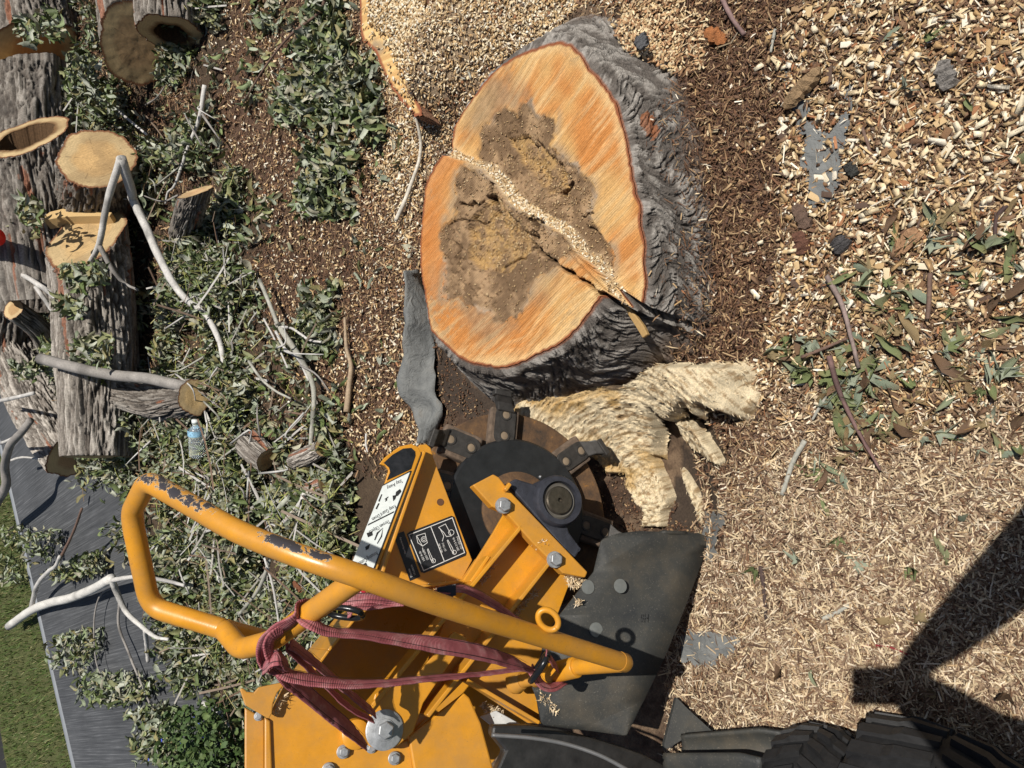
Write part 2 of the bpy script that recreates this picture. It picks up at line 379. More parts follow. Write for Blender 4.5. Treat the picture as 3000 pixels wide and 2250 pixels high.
def slabquad(d0, d1, z0, z1, o0=0, o1=0):
    p = [A0 + SN * d0, A1 + SN * d0, A1 + SN * d1, A0 + SN * d1]
    return np.array([(*q, z0) for q in p] + [(*q, z1) for q in p]), [(3, 2, 1, 0), (4, 5, 6, 7), (0, 1, 5, 4), (1, 2, 6, 5), (2, 3, 7, 6), (3, 0, 4, 7)]
V, Fc = slabquad(.10, 2.1, -.12, .07)
walk = obj('pavement', V, Fc, MCON, smooth=False, kind='structure')
prof = [(-.045, -.1), (-.04, .0), (-.025, .04), (0, .06), (.035, .069), (.0995, .0715), (.0995, -.1)]   # rounded trowelled edge
PV = [];
for a in (A0, A1):
    for dd, zz in prof: PV.append((*(a + SN * dd), zz))
k = len(prof); FF = [(i, (i + 1) % k, k + (i + 1) % k, k + i) for i in range(k)] + [tuple(range(k)), tuple(range(2 * k - 1, k - 1, -1))]
obj('pavement_edge', PV, FF, MCONS, kind='structure')
rk = thing('kerb', pz(0, 2200), 'red painted kerb beyond the lawn strip', 'kerb')
K0 = pz(-30, 2060)[:2]; K1 = pz(12, 2330)[:2]; kd = nrm(K1 - K0); kn = np.array([-kd[1], kd[0]])
V, Fc = box8((*((K0 + K1) / 2 + kd * .1 - kn * .0), .06), (*(kd * 1.2), 0), (*(kn * .09), 0), (0, 0, .08))
bevel(obj('kerb_face', V, Fc, plain('red_paint', (.40, .012, .02), .5), rk, smooth=False), .01)
c2 = (K0 + K1) / 2 + kn * (.16 if kn @ (E2[:2] - K0) > 0 else -.16)
V, Fc = box8((*c2, .02), (*(kd * 1.2), 0), (*(kn * .05), 0), (0, 0, .06))
bevel(obj('gutter_strip', V, Fc, plain('dark_edging', (.05, .05, .055), .7), rk, smooth=False), .005)

# ------------------------------------------------------------------ the big stump
HL, HR = .262, .222                                    # heights of its two saw cuts
OUT_L = [(1299, 452), (1277, 484), (1258, 520), (1245, 561), (1240, 638), (1231, 728), (1233, 790), (1245, 853), (1254, 916), (1263, 962), (1299, 1002), (1344, 1047), (1403, 1066), (1466, 1075), (1534, 1057), (1593, 1029), (1656, 993), (1706, 939), (1738, 889), (1769, 853), (1781, 831)]
OUT_R = [(1815, 868), (1850, 905), (1873, 925), (1882, 889), (1891, 826), (1887, 773), (1878, 660), (1869, 592), (1851, 525), (1837, 434), (1823, 366), (1801, 299), (1765, 244), (1724, 199), (1701, 163), (1670, 131), (1634, 122), (1584, 136), (1539, 154), (1484, 181), (1430, 226), (1385, 285), (1349, 339), (1331, 375), (1326, 416)]
STEP = [(1270, 432), (1299, 452), (1376, 479), (1430, 502), (1503, 600), (1575, 645), (1661, 690), (1701, 745), (1738, 772), (1774, 817), (1781, 831), (1830, 905)]
ROT_R = [(1444, 344), (1475, 317), (1516, 330), (1525, 303), (1552, 290), (1566, 308), (1575, 326), (1602, 339), (1625, 344), (1616, 430), (1692, 484), (1699, 507), (1738, 543), (1747, 570), (1731, 620), (1756, 678), (1796, 728), (1801, 782), (1775, 815), (1670, 690), (1579, 645), (1466, 585), (1403, 457), (1408, 380), (1421, 366)]
ROT_L = [(1349, 484), (1430, 505), (1510, 600), (1600, 655), (1670, 690), (1692, 728), (1643, 755), (1629, 781), (1566, 817), (1548, 889), (1512, 934), (1466, 944), (1430, 916), (1367, 898), (1349, 871), (1322, 880), (1290, 871), (1304, 781), (1290, 718), (1286, 690), (1304, 650), (1331, 645), (1326, 600), (1335, 583), (1331, 538)]
CORE = [[(1370, 640), (1440, 560), (1500, 640), (1560, 690), (1540, 760), (1480, 800), (1400, 790), (1360, 760)], [(1480, 400), (1530, 390), (1640, 470), (1660, 520), (1640, 570), (1600, 570), (1520, 470)]]
CRACKS = [([(1540, 700), (1575, 735), (1640, 775), (1700, 820), (1740, 852), (1765, 856)], .0035, .05), ([(1345, 600), (1400, 590), (1430, 570)], .003, .02), ([(1560, 730), (1490, 760), (1460, 790)], .0025, .02),
          ([(1310, 660), (1350, 640), (1400, 650), (1440, 610)], .002, .015), ([(1320, 700), (1345, 730), (1330, 760)], .002, .015), ([(1435, 540), (1425, 580), (1440, 620)], .006, .03), ([(1545, 640), (1570, 660), (1560, 690)], .008, .03),
          ([(1700, 640), (1740, 625)], .002, .012), ([(1715, 660), (1760, 690)], .002, .012), ([(1640, 560), (1655, 555), (1662, 545)], .008, .05)]
def un(pl_, z): return np.array([pz(x, y, z)[:2] for x, y in pl_])
PL = un(OUT_L, HL); PR = un(OUT_R, HR); OUTL = np.vstack([PL, PR]); SC = pz(1555, 620, .24)[:2]
STW = un(STEP, (HL + HR) / 2); STL = np.vstack([STW, un([(1800, 1300), (1000, 1300), (1000, 400)], .24)])
NT, NR = 560, 130
ang = np.arctan2(OUTL[:, 1] - SC[1], OUTL[:, 0] - SC[0]); rad = np.hypot(OUTL[:, 0] - SC[0], OUTL[:, 1] - SC[1]); o_ = np.argsort(ang)
TH = np.linspace(-pi, pi, NT, endpoint=False); RIM = np.interp(TH, ang[o_], rad[o_], period=2 * pi)
RIM = RIM + .006 * (vn(xyz(np.cos(TH) * 9, np.sin(TH) * 9), 3) - .5) + .004 * (vn(xyz(np.cos(TH) * 30, np.sin(TH) * 30), 5) - .5)
RR = np.linspace(0, 1, NR) ** .75
SX = SC[0] + RIM[None] * RR[:, None] * np.cos(TH)[None]; SY = SC[1] + RIM[None] * RR[:, None] * np.sin(TH)[None]
def jit(x, y, s, a): return x + a * (fbm(xyz(x * s, y * s), 3, 51) - .5) * 2, y + a * (fbm(xyz(x * s, y * s), 3, 61) - .5) * 2
jx, jy = jit(SX, SY, 40, .004); hi = inpoly(jx, jy, STL)
ds = polydist(jx, jy, STW, False)
SZ = np.where(hi, HL, HR + .0)
SZ = np.where(~hi, HR + (HL - HR) * .35 * (1 - ss(.0, .02, ds)), SZ)
jx, jy = jit(SX, SY, 55, .012)
rl, rr_ = un(ROT_L, HL), un(ROT_R, HR)
rot = np.where(hi, inpoly(jx, jy, rl), inpoly(jx, jy, rr_))
rd = np.where(hi, polydist(jx, jy, rl), polydist(jx, jy, rr_))
core = inpoly(jx, jy, un(CORE[0], HL)) | inpoly(jx, jy, un(CORE[1], HR))
rough = fbm(xyz(SX * 60, SY * 60), 4, 71); mid_ = fbm(xyz(SX * 14, SY * 14), 4, 81)
SZ = SZ - rot * (ss(0, .02, rd) * .004 + .016 * ss(.02, .1, rd) * mid_ + .006 * (rough - .5)) - core * (.008 + .02 * mid_ + .01 * (rough - .5))
g0 = fbm(xyz(SX * 4, SY * 4), 3, 19)
sg = SX * .82 + SY * .57                                # saw marks
SZ = SZ + (~rot) * (.0011 * np.sin(sg * 900 + 6 * mid_) + .0012 * (vn(xyz(sg * 220, SX * 6), 4) - .5) + .003 * (mid_ - .5))
crk = np.zeros_like(SZ)
for line, wd, dep in CRACKS:
    zz = HR if line[0][0] > 1590 and line[0][1] < 700 else HL
    d = polydist(jx, jy, un(line, zz), False); c = 1 - ss(wd * .6, wd * 1.8, d); SZ -= c * dep; crk = np.maximum(crk, c)
# fine shrinkage checks in the rotten wood
vor = np.abs(fbm(xyz(SX * 28, SY * 28), 3, 91) - .5); chk = rot * (vor < .012) * (fbm(xyz(SX * 6, SY * 6), 2, 12) > .5) * (~core)
SZ -= chk * .008
# sawdust trapped along the step
dustm = (~hi) * (1 - ss(.004, .012 + .036 * mid_, ds)) * (RR[:, None] < .97)
SZ += dustm * (.006 + .006 * rough)
cw = SX * .57 - SY * .82 + .05 * g0
g = .6 * fbm(xyz(sg * 120 + 10 * g0, cw * 9), 4, 14) + .4 * fbm(xyz(sg * 34 + 4 * g0, cw * 7), 3, 18); g2 = fbm(xyz(SX * 7, SY * 7), 3, 17)
orange = np.array([.50, .205, .055]); tan = np.array([.56, .33, .125]); pale = np.array([.68, .49, .25])
wc = mixc(np.broadcast_to(tan, SX.shape + (3,)), orange, ss(.38, .62, g2)); wc = mixc(wc, np.broadcast_to(pale, wc.shape), ss(.44, .68, g) * .5)
wc = wc * (.70 + .34 * fbm(xyz(sg * 420, cw * 30), 2, 23) + .26 * fbm(xyz(sg * 150 + 20 * g0, cw * 5), 3, 27))[..., None]
rimd = (1 - RR[:, None]) * RIM[None]
wc = mixc(wc, np.broadcast_to(pale, wc.shape), .55 * (1 - ss(.008, .035, rimd)) * ss(.35, .6, fbm(xyz(SX * 5, SY * 5), 2, 5)))
wc = mixc(wc, np.broadcast_to(orange * np.array([1, .85, .7]), wc.shape), hi * ss(.55, .9, RR[:, None]) * (SX > SC[0] - .2) * (SY > SC[1] + .12) * .7)
rotc = mixc(np.broadcast_to(np.array([.17, .105, .056]), wc.shape), np.array([.36, .235, .13]), ss(.4, .65, mid_ * .6 + rough * .4))
rotc = mixc(rotc, np.array([.40, .25, .10]), core * ss(.3, .7, rough)); rotc = mixc(rotc, np.array([.36, .30, .235]), (1 - ss(0, .02, rd)) * .6 * ss(.45, .6, mid_))
rsd = np.where(rot, rd, -np.where(hi, polydist(jx, jy, rl), polydist(jx, jy, rr_)))
rotm = ss(-.009, .009, rsd + .022 * (fbm(xyz(SX * 75, SY * 75), 4, 88) - .5)); wc = mixc(wc, rotc, rotm)
wc = mixc(wc, np.array([.33, .24, .14]), (~rot) * .5 * (fbm(xyz(SX * 90, SY * 90), 3, 7) > .55) * ss(.5, .62, fbm(xyz(SX * 4 + 3, SY * 4), 2, 8)))
wc = mixc(wc, np.array([.36, .26, .16]), (~rot) * .75 * (1 - ss(.0, .03, np.where(hi, polydist(SX, SY, rl), polydist(SX, SY, rr_)) + .03 * (mid_ - .5))) * ss(.42, .6, fbm(xyz(SX * 11, SY * 11), 3, 44)))
for pg_, z__, am_ in (([(1370, 330), (1400, 270), (1450, 215), (1520, 235), (1550, 290), (1470, 330), (1420, 380), (1370, 400)], HR, .7), ([(1330, 880), (1370, 960), (1450, 1010), (1510, 960), (1470, 900), (1400, 890)], HL, .6), ([(1600, 760), (1570, 830), (1540, 900), (1600, 870), (1650, 790)], HL, .45), ([(1260, 780), (1300, 800), (1310, 900), (1270, 920)], HL, .3)):
    sd_ = np.where(inpoly(jx, jy, un(pg_, z__)), 1, -1) * polydist(jx, jy, un(pg_, z__))
    wc = mixc(wc, np.array([.27, .19, .115]) * (.6 + .8 * rough)[..., None], (~rot) * am_ * ss(-.03, .03, sd_ + .05 * (mid_ - .5)))
wc = mixc(wc, np.array([.55, .42, .26]), dustm * .8); wc = mixc(wc, np.array([.07, .04, .02]), np.clip(crk + chk * .6, 0, 1))
wc = mixc(wc, np.array([.26, .085, .035]), (1 - ss(.003, .009, rimd + .010 * (fbm(xyz(SX * 30, SY * 30), 3, 99) - .45))))
stump = thing('tree_stump', (*SC, 0), 'large grey-barked maple stump with a fresh orange cut and a rotten brown heart', 'stump')
obj('cut_face', np.stack([SX, SY, SZ], -1).reshape(-1, 3), gridfaces(NR, NT, True)[:, ::-1].copy(), MSAW, stump, wc.reshape(-1, 3))
# bark: from the rim down and out to the root flare
BASE = [(1400, 500), (1380, 700), (1370, 900), (1360, 1090), (1420, 1190), (1490, 1235), (1580, 1235), (1700, 1175), (1850, 1125), (1960, 1095), (2070, 1045), (2100, 900), (2090, 700), (2070, 500), (2055, 350), (2010, 220), (1930, 110), (1830, 40), (1720, 10), (1660, 40), (1600, 160), (1480, 330)]
BW = un(BASE, 0); ba = np.arctan2(BW[:, 1] - SC[1], BW[:, 0] - SC[0]); br = np.hypot(BW[:, 0] - SC[0], BW[:, 1] - SC[1]); oo = np.argsort(ba)
BR = np.interp(TH, ba[oo], br[oo], period=2 * pi)
BR = np.maximum(BR, RIM + .008); NB = 110
tt = np.linspace(0, 1, NB)
TH2 = np.linspace(-pi, pi, 1100, endpoint=False)
RIM2 = np.interp(TH2, TH, RIM, period=2 * pi); BR2 = np.interp(TH2, TH, BR, period=2 * pi)
BR2 = np.convolve(np.r_[BR2[-12:], BR2, BR2[:12]], np.ones(25) / 25, 'valid')
ztop = np.interp(TH2, TH, SZ[-1], period=2 * pi) - .003
prof = np.where(tt < .06, tt / .06 * .12, .12 + .88 * ((tt - .06) / .94) ** 1.12)
Rb = RIM2[None] + .006 * ss(0, .05, tt)[:, None] + (BR2 - RIM2)[None] * (prof * .95)[:, None]
Zb = ztop[None] * (1 - tt[:, None]) - .05 * tt[:, None] ** 3
cx = np.cos(TH2)[None] * Rb; cy = np.sin(TH2)[None] * Rb
def barkd(arc, h, seed, f=1.0):
    wob = fbm(xyz(arc * 12 * f, h * 9 * f), 3, seed)
    a = fbm(xyz(arc * 88 * f + wob * 2.6, h * 11 * f), 4, seed + 1); b = fbm(xyz(arc * 190 * f + wob * 6, h * 11 * f), 4, seed + 2)
    plate = ss(.02, .16, np.abs(2 * a - 1))
    return plate, b
arc = TH2[None] * .42 + 0 * Rb + .03 * np.sin(tt[:, None] * 7 + TH2[None] * 5); plate_, fine = barkd(arc, tt[:, None] * .42 + 3, 101)
step_ = ss(.3, .7, fbm(xyz(arc * 30, tt[:, None] * 9), 4, 133))
amp = ss(.004, .06, tt)[:, None] * (.55 + .6 * step_)
Rb2 = Rb + amp * (.008 * (plate_ - .7) + .004 * (fine - .5) + .005 * (step_ - .5)); Zb2 = Zb + amp * .006 * (fine - .5)
bc = mixc(np.broadcast_to(np.array([.155, .135, .118]), plate_.shape + (3,)), np.array([.37, .34, .305]), ss(.35, .75, .5 * fine + .5 * step_))
bc = mixc(bc, np.array([.045, .037, .032]), (1 - plate_) * .85 * amp.clip(0, 1))
bc = mixc(bc, np.array([.33, .115, .04]), (np.hypot(((TH2[None] + 1.05) / .1), (tt[:, None] - .28) / .11) < 1 + .8 * (fine - .5)) * .8)
bc = mixc(bc, np.array([.27, .095, .045]), (1 - ss(.004, .018, tt))[:, None] * np.ones_like(fine))
bc = mixc(bc, np.array([.15, .085, .05]), .85 * ss(.62, .95, tt[:, None] + .35 * (fbm(xyz(cx * 11, cy * 11, 2), 4, 8) - .5)))
Vb = np.stack([SC[0] + np.cos(TH2)[None] * Rb2, SC[1] + np.sin(TH2)[None] * Rb2, Zb2], -1)
obj('bark', Vb.reshape(-1, 3), gridfaces(NB, 1100, True), MBARK, stump, bc.reshape(-1, 3))
def stump_side_z(x, y):
    """height of the flare at a place beside the stump"""
    th = np.arctan2(y - SC[1], x - SC[0]); r = np.hypot(x - SC[0], y - SC[1])
    a = np.interp(th, TH2, RIM2, period=2 * pi); b = np.interp(th, TH2, BR2, period=2 * pi)
    q = np.clip((r - a) / np.maximum(b - a, .01), 0, 1)
    return .22 * (1 - np.clip((q - .1) / .9, 0, 1) ** (1 / 1.12)), r - a, r - b
# the splintered hinge hanging on between the two cuts
def prism(name, pts_top, thick, mat, parent, col, seed=1):
    P = np.array(pts_top, float); n = len(P); B = P.copy(); B[:, 2] -= thick
    return bevel(obj(name, np.vstack([P, B]), [tuple(range(n))[::-1], tuple(range(n, 2 * n))] + [(i, (i + 1) % n, n + (i + 1) % n, n + i) for i in range(n)], mat, parent, np.tile(col, (2 * n, 1)), smooth=False), .002)
for pts, zz, c in (([(1800, 862), (1830, 880), (1885, 955), (1897, 980), (1882, 990), (1850, 935)], .205, (.42, .27, .11)),):
    prism('splinter', [pz(x, y, zz - .02 * i / len(pts)) for i, (x, y) in enumerate(pts)], .012, MWOOD, stump, c)

# freshly ground fibre where the wheel has eaten into the roots
def sheet(poly, up, cell=.004, jitter=.006, zf=None, seed=0, thick=None, hgt=None):
    W_ = np.array([gp(x, y)[:2] for x, y in poly]); x = np.arange(W_[:, 0].min(), W_[:, 0].max(), cell); y = np.arange(W_[:, 1].min(), W_[:, 1].max(), cell)
    X, Y = np.meshgrid(x, y, indexing='ij')
    cxm, cym = X[:-1, :-1] + cell / 2, Y[:-1, :-1] + cell / 2
    jx_ = cxm + jitter * 2 * (fbm(xyz(cxm * 60, cym * 60), 3, seed) - .5) * 2; jy_ = cym + jitter * 2 * (fbm(xyz(cxm * 60, cym * 60), 3, seed + 9) - .5) * 2
    keep = inpoly(jx_, jy_, W_)
    Z = gz(X, Y) + up if zf is None else zf(X, Y)
    Q = gridfaces(len(x), len(y))[:, ::-1][keep.ravel()]
    u, inv = np.unique(Q, return_inverse=True)
    return np.stack([X, Y, Z], -1).reshape(-1, 3)[u], inv.reshape(-1, 4), X.ravel()[u], Y.ravel()[u]
GROUND_WOOD = [[(1548, 1210), (1571, 1172), (1640, 1140), (1720, 1150), (1800, 1110), (1870, 1120), (1960, 1065), (2100, 1062), (2225, 1068), (2255, 1100), (2240, 1180), (2200, 1240), (2150, 1215), (2095, 1190), (2086, 1240), (2054, 1190), (2005, 1244), (1964, 1199), (1968, 1267), (1955, 1310), (1964, 1362), (1941, 1339), (1991, 1457), (1968, 1502), (1964, 1552), (1878, 1552), (1892, 1498), (1837, 1425), (1846, 1394), (1797, 1394), (1733, 1321), (1656, 1285), (1575, 1240)],
               [(2009, 1222), (2060, 1235), (2095, 1290), (2131, 1350), (2128, 1378), (2085, 1350), (2050, 1320), (2015, 1270)], [(1990, 1345), (2020, 1370), (2060, 1440), (2075, 1520), (2050, 1545), (2010, 1440)]]
fib_pts = []
for gi, poly in enumerate(GROUND_WOOD):
    def zf(X, Y):
        st = fbm(xyz((X * .5 - Y * .85) * 30, (X * .85 + Y * .5) * 95), 4, 201 + gi)
        # concave scallop rising to the foot of the bark
        rise = .10 * ss(.32, .05, polydist(X, Y, wpoly([(1560, 1170), (1700, 1110), (1950, 1060), (2200, 1060)]), False))
        ta = np.arctan2(Y - PIT[1], X - PIT[0]); tr_ = np.hypot(X - PIT[0], Y - PIT[1]); st = .25 * st + .75 * fbm(xyz(ta * 7, tr_ * 150), 4, 205)
        ed_ = polydist(X, Y, np.array([gp(*q)[:2] for q in poly]))
        px_, py_ = proj(xyz(X, Y)); fade = 1 - ss(2150, 2270, px_ + 60 * (fbm(xyz(X * 20, Y * 20), 2, 3) - .5))
        return gz(X, Y) - .012 * (1 - fade) + fade * (.04 if gi == 0 else .024) - .065 * (1 - ss(0, .016, ed_)) * fade + rise * .7 * fade + .020 * (st - .5) + .012 * (fbm(xyz(ta * 9, tr_ * 330), 2, 208) - .5) + .010 * (fbm(xyz(ta * 30, tr_ * 160), 2, 206) - .5) + .03 * (fbm(xyz(X * 12, Y * 12), 3, 207) - .5)
    V, Q, X, Y = sheet(poly, .0, .0035, .006, zf, 31 + gi)
    s1 = fbm(xyz((X * .5 - Y * .85) * 40, (X * .85 + Y * .5) * 140), 4, 211); s2 = fbm(xyz(X * 8, Y * 8), 3, 213)
    c = mixc(np.broadcast_to(np.array([.36, .25, .135]), (len(X), 3)), np.array([.74, .62, .42]), ss(.38, .50, .4 * s1 + .6 * fbm(xyz(np.arctan2(Y - PIT[1], X - PIT[0]) * 6, np.hypot(X - PIT[0], Y - PIT[1]) * 260), 4, 209)))
    c = mixc(c, np.array([.50, .30, .08]), .6 * ss(.52, .66, s2) * (np.hypot(X - pz(1700, 1300)[0], Y - pz(1700, 1300)[1]) < .22))
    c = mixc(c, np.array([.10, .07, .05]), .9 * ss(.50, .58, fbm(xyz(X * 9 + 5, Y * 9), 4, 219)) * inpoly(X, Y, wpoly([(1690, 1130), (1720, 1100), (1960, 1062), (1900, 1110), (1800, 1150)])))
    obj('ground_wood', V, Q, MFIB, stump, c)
    fib_pts.append((V, c))

# ------------------------------------------------------------------ scattering
def rotmats(yaw, pitch, roll):
    cy_, sy = np.cos(yaw), np.sin(yaw); cp, sp = np.cos(pitch), np.sin(pitch); cr, sr = np.cos(roll), np.sin(roll)
    R_ = np.empty((len(yaw), 3, 3))
    R_[:, 0] = np.stack([cy_ * cp, cy_ * sp * sr - sy * cr, cy_ * sp * cr + sy * sr], -1)
    R_[:, 1] = np.stack([sy * cp, sy * sp * sr + cy_ * cr, sy * sp * cr - cy_ * sr], -1)
    R_[:, 2] = np.stack([-sp, cp * sr, cp * cr], -1)
    return R_
def instances(protos, pos, R_, sc, col):
    """protos: list of (verts, faces, shade); returns one big mesh"""
    n = len(pos); which = rng.integers(0, len(protos), n); Vs, Fs, Cs, off = [], [], [], 0
    for k_, (pv, pf) in enumerate(protos):
        m = which == k_
        if not m.any(): continue
        v = np.einsum('nij,nmj->nmi', R_[m], pv[None] * sc[m][:, None]) + pos[m][:, None]
        q = pf[None] + (np.arange(m.sum()) * len(pv))[:, None, None] + off
        Vs.append(v.reshape(-1, 3)); Fs.append(q.reshape(-1, pf.shape[1])); Cs.append(np.repeat(col[m], len(pv), 0)); off += m.sum() * len(pv)
    return np.vstack(Vs), np.vstack(Fs), np.vstack(Cs)
BOXF = np.array([(0, 2, 3, 1), (4, 5, 7, 6), (0, 1, 5, 4), (2, 6, 7, 3), (0, 4, 6, 2), (1, 3, 7, 5)])
def chip_block(i):
    r = np.random.default_rng(i); V, _ = box8((0, 0, 0), (.5, 0, 0), (0, .5, 0), (0, 0, .5))
    V = V + r.uniform(-.16, .16, V.shape); V[:4, 0] *= r.uniform(.7, 1.1); V[:, 1] += V[:, 0] * r.uniform(-.4, .4); return V, BOXF
def strip(n, curl, wcurl, taper=.3, twist=0):
    u = np.linspace(-.5, .5, n); V = []
    for q in u:
        wd = .5 * (1 - taper * abs(2 * q) ** 2)
        for s_ in (-1, 1):
            V.append((q, s_ * wd * cos(twist * q), curl * q * q + s_ * wd * sin(twist * q) + wcurl * abs(s_)))
    return np.array(V), gridfaces(n, 2)
SHAV = [strip(3, random.uniform(-1.2, 1.2), 0, random.uniform(.1, .8), random.uniform(-1, 1)) for _ in range(10)]
FIBR = [strip(2, 0, 0, 0, random.uniform(-.5, .5)) for _ in range(3)] + [strip(3, random.uniform(-.8, .8), 0, .8) for _ in range(3)]
BLK = [chip_block(i) for i in range(14)]
def pick(pal, n, jit_=.18):
    pal = np.array([p[:3] for p in pal]); return np.clip(pal[rng.integers(0, len(pal), n)] * (1 + rng.uniform(-jit_, jit_, (n, 1))), .01, .9)
PALE = [(.72, .58, .37), (.68, .53, .33), (.60, .43, .23), (.76, .66, .48), (.50, .34, .17), (.44, .28, .13), (.80, .72, .58)]
MIXD = PALE + [(.24, .135, .07), (.17, .095, .055), (.33, .15, .07), (.11, .07, .05), (.34, .22, .12), (.20, .12, .07), (.40, .27, .15), (.15, .085, .05), (.26, .16, .09), (.30, .19, .10)]
BRNP = [(.13, .07, .04), (.10, .052, .032), (.18, .10, .055), (.26, .16, .085), (.08, .045, .03), (.42, .29, .16), (.15, .075, .04)]
GREY = [(.60, .48, .32), (.48, .36, .23), (.68, .57, .42), (.32, .22, .14), (.22, .145, .09), (.62, .49, .31), (.16, .10, .065), (.26, .18, .12)]
def on_ground(n, x0, x1, y0, y1):
    """points spread over the part of the ground that the frame covers, denser close by"""
    px = rng.uniform(x0, x1, n); py = rng.uniform(y0, y1, n)
    r = F[None] + ((px - 1500) / FPX)[:, None] * IR[None] + ((py - 1125) / FPX)[:, None] * ID[None]
    P = CAM[None] + r * (-CAMH / r[:, 2])[:, None]
    return P[:, 0], P[:, 1]
def surf(x, y):
    """top of ground or stump flare; mask of what lies inside the stump's rim"""
    z, a, b = stump_side_z(x, y)
    g_ = gz(x, y); z = np.where(b < 0, np.maximum(z + .004, g_), g_)
    return z, a, b
def zone(x, y, k): return inpoly(x, y, ZW[k])
def scatter(n, x0, x1, y0, y1, protos, Ls, Ws, Hs, pal, dens, flat=.5, lift=.01, inside=False):
    x, y = on_ground(n, x0, x1, y0, y1); z, a, b = surf(x, y)
    keep = (a > .004) & (rng.random(n) < dens(x, y, a, b)); x, y, z = x[keep], y[keep], z[keep]; m = len(x)
    L = rng.uniform(*Ls, m) * rng.choice([.7, 1, 1, 1.5], m); W_ = rng.uniform(*Ws, m); H_ = rng.uniform(*Hs, m)
    R_ = rotmats(rng.uniform(0, 2 * pi, m), rng.normal(0, flat, m), rng.normal(0, flat * 1.2, m))
    pos = np.stack([x, y, z + rng.uniform(.001, lift, m)], -1)
    return instances(protos, pos, R_, np.stack([L, W_, H_], -1), pal(x, y, m))
def merge(parts):
    Vs, Fs, Cs, off = [], [], [], 0
    for V, Q, C_ in parts:
        Vs.append(V); Fs.append(Q + off); Cs.append(C_); off += len(V)
    return np.vstack(Vs), np.vstack(Fs), np.vstack(Cs)
def cover(x, y, a, b):
    d = np.full(len(x), .8); px_, py_ = proj(xyz(x, y))
    d = np.where(zone(x, y, 'brown') | zone(x, y, 'brown2'), .16, d); d = np.where(zone(x, y, 'mid'), .55, d)
    d = np.where(zone(x, y, 'pile'), .12, d); d = np.where(zone(x, y, 'pit'), .16, np.where(zone(x, y, 'soil2'), .03, d))
    d = np.where((b < 0) & (stump_side_z(x, y)[0] + .004 > gz(x, y)), .0, d); d = np.where((slabcoord(x, y) < 2.1), 0, d)
    for gw in GW: d = np.where(inpoly(x, y, gw), ss(2170, 2250, px_) * d, d)
    for fw in FABW: d = np.where(inpoly(x, y, fw), .12, d)
    d = np.where(zone(x, y, 'dust'), .95, d) * ((b > 0) | (stump_side_z(x, y)[0] + .004 <= gz(x, y)))
    flare = inpoly(x, y, HEAP); d = np.where(flare, .9, d)
    return d
GW = [wpoly(p) for p in GROUND_WOOD]; HEAP = wpoly([(1830, 20), (1960, -20), (2080, 60), (2060, 200), (1990, 230), (1900, 190), (1850, 110)])
FAB = [[(2300, 140), (2316, 217), (2334, 303), (2357, 289), (2375, 325), (2393, 393), (2438, 380), (2479, 307), (2488, 249), (2502, 271), (2497, 353), (2475, 452), (2466, 551), (2429, 606), (2375, 610), (2362, 452), (2339, 339)],
       [(2070, 1500), (2135, 1498), (2115, 1560), (2095, 1640), (2060, 1640)], [(2005, 1850), (2100, 1845), (2175, 1860), (2165, 1900), (2100, 1935), (2040, 1950), (2005, 1930)]]
FABW = [wpoly(p) for p in FAB]
def lowmix(x, y):
    px_, py_ = proj(xyz(x, y)); return rng.random(len(x)) < ss(950, 1600, py_ + (px_ - 2500) * .25 + 500 * (fbm(xyz(x * 5, y * 5), 3, 66) - .5))
def pal_near(x, y, m):
    lowr = lowmix(x, y)
    c = np.where((lowr)[:, None], pick(GREY, m), pick(MIXD, m))
    br_ = (zone(x, y, 'brown') | zone(x, y, 'brown2')) & (rng.random(m) < .8); c = np.where(br_[:, None], pick(BRNP, m), c)
    du = zone(x, y, 'dust') & (rng.random(m) < .7); c = np.where(du[:, None], pick(PALE, m), c)
    he = inpoly(x, y, HEAP); c = np.where(he[:, None], pick(PALE[:3] + [(.48, .30, .16), (.40, .22, .11), (.30, .17, .09)], m), c)
    return c
def pal_brown(x, y, m):
    lowr = lowmix(x, y)
    return np.where((lowr & (rng.random(m) < .8))[:, None], pick(GREY, m), pick(BRNP, m))
def fibdens(x, y, a, b):
    d = np.full(len(x), .75); d = np.where(zone(x, y, 'pile'), .25, d); d = np.where(zone(x, y, 'dust'), .35, d)
    d = np.where(zone(x, y, 'pit'), .35, np.where(zone(x, y, 'soil2'), .06, d)); d = np.where((b < 0) & (stump_side_z(x, y)[0] + .004 > gz(x, y)), .7 * ss(-.07, .0, b + .05 * (fbm(xyz(x * 14, y * 14), 3, 2) - .5)) * (y < SC[1] + .25), d)
    px_, py_ = proj(xyz(x, y))
    for gw in GW: d = np.where(inpoly(x, y, gw), ss(2170, 2250, px_) * d, d)
    for fw in FABW: d = np.where(inpoly(x, y, fw), .16, d)
    return np.where(slabcoord(x, y) < 2.1, 0, d)
pal_pale = lambda x, y, m: pick(PALE, m)
def chips_right(x, y, a, b):
    return cover(x, y, a, b) * np.where(lowmix(x, y), .3, 1)
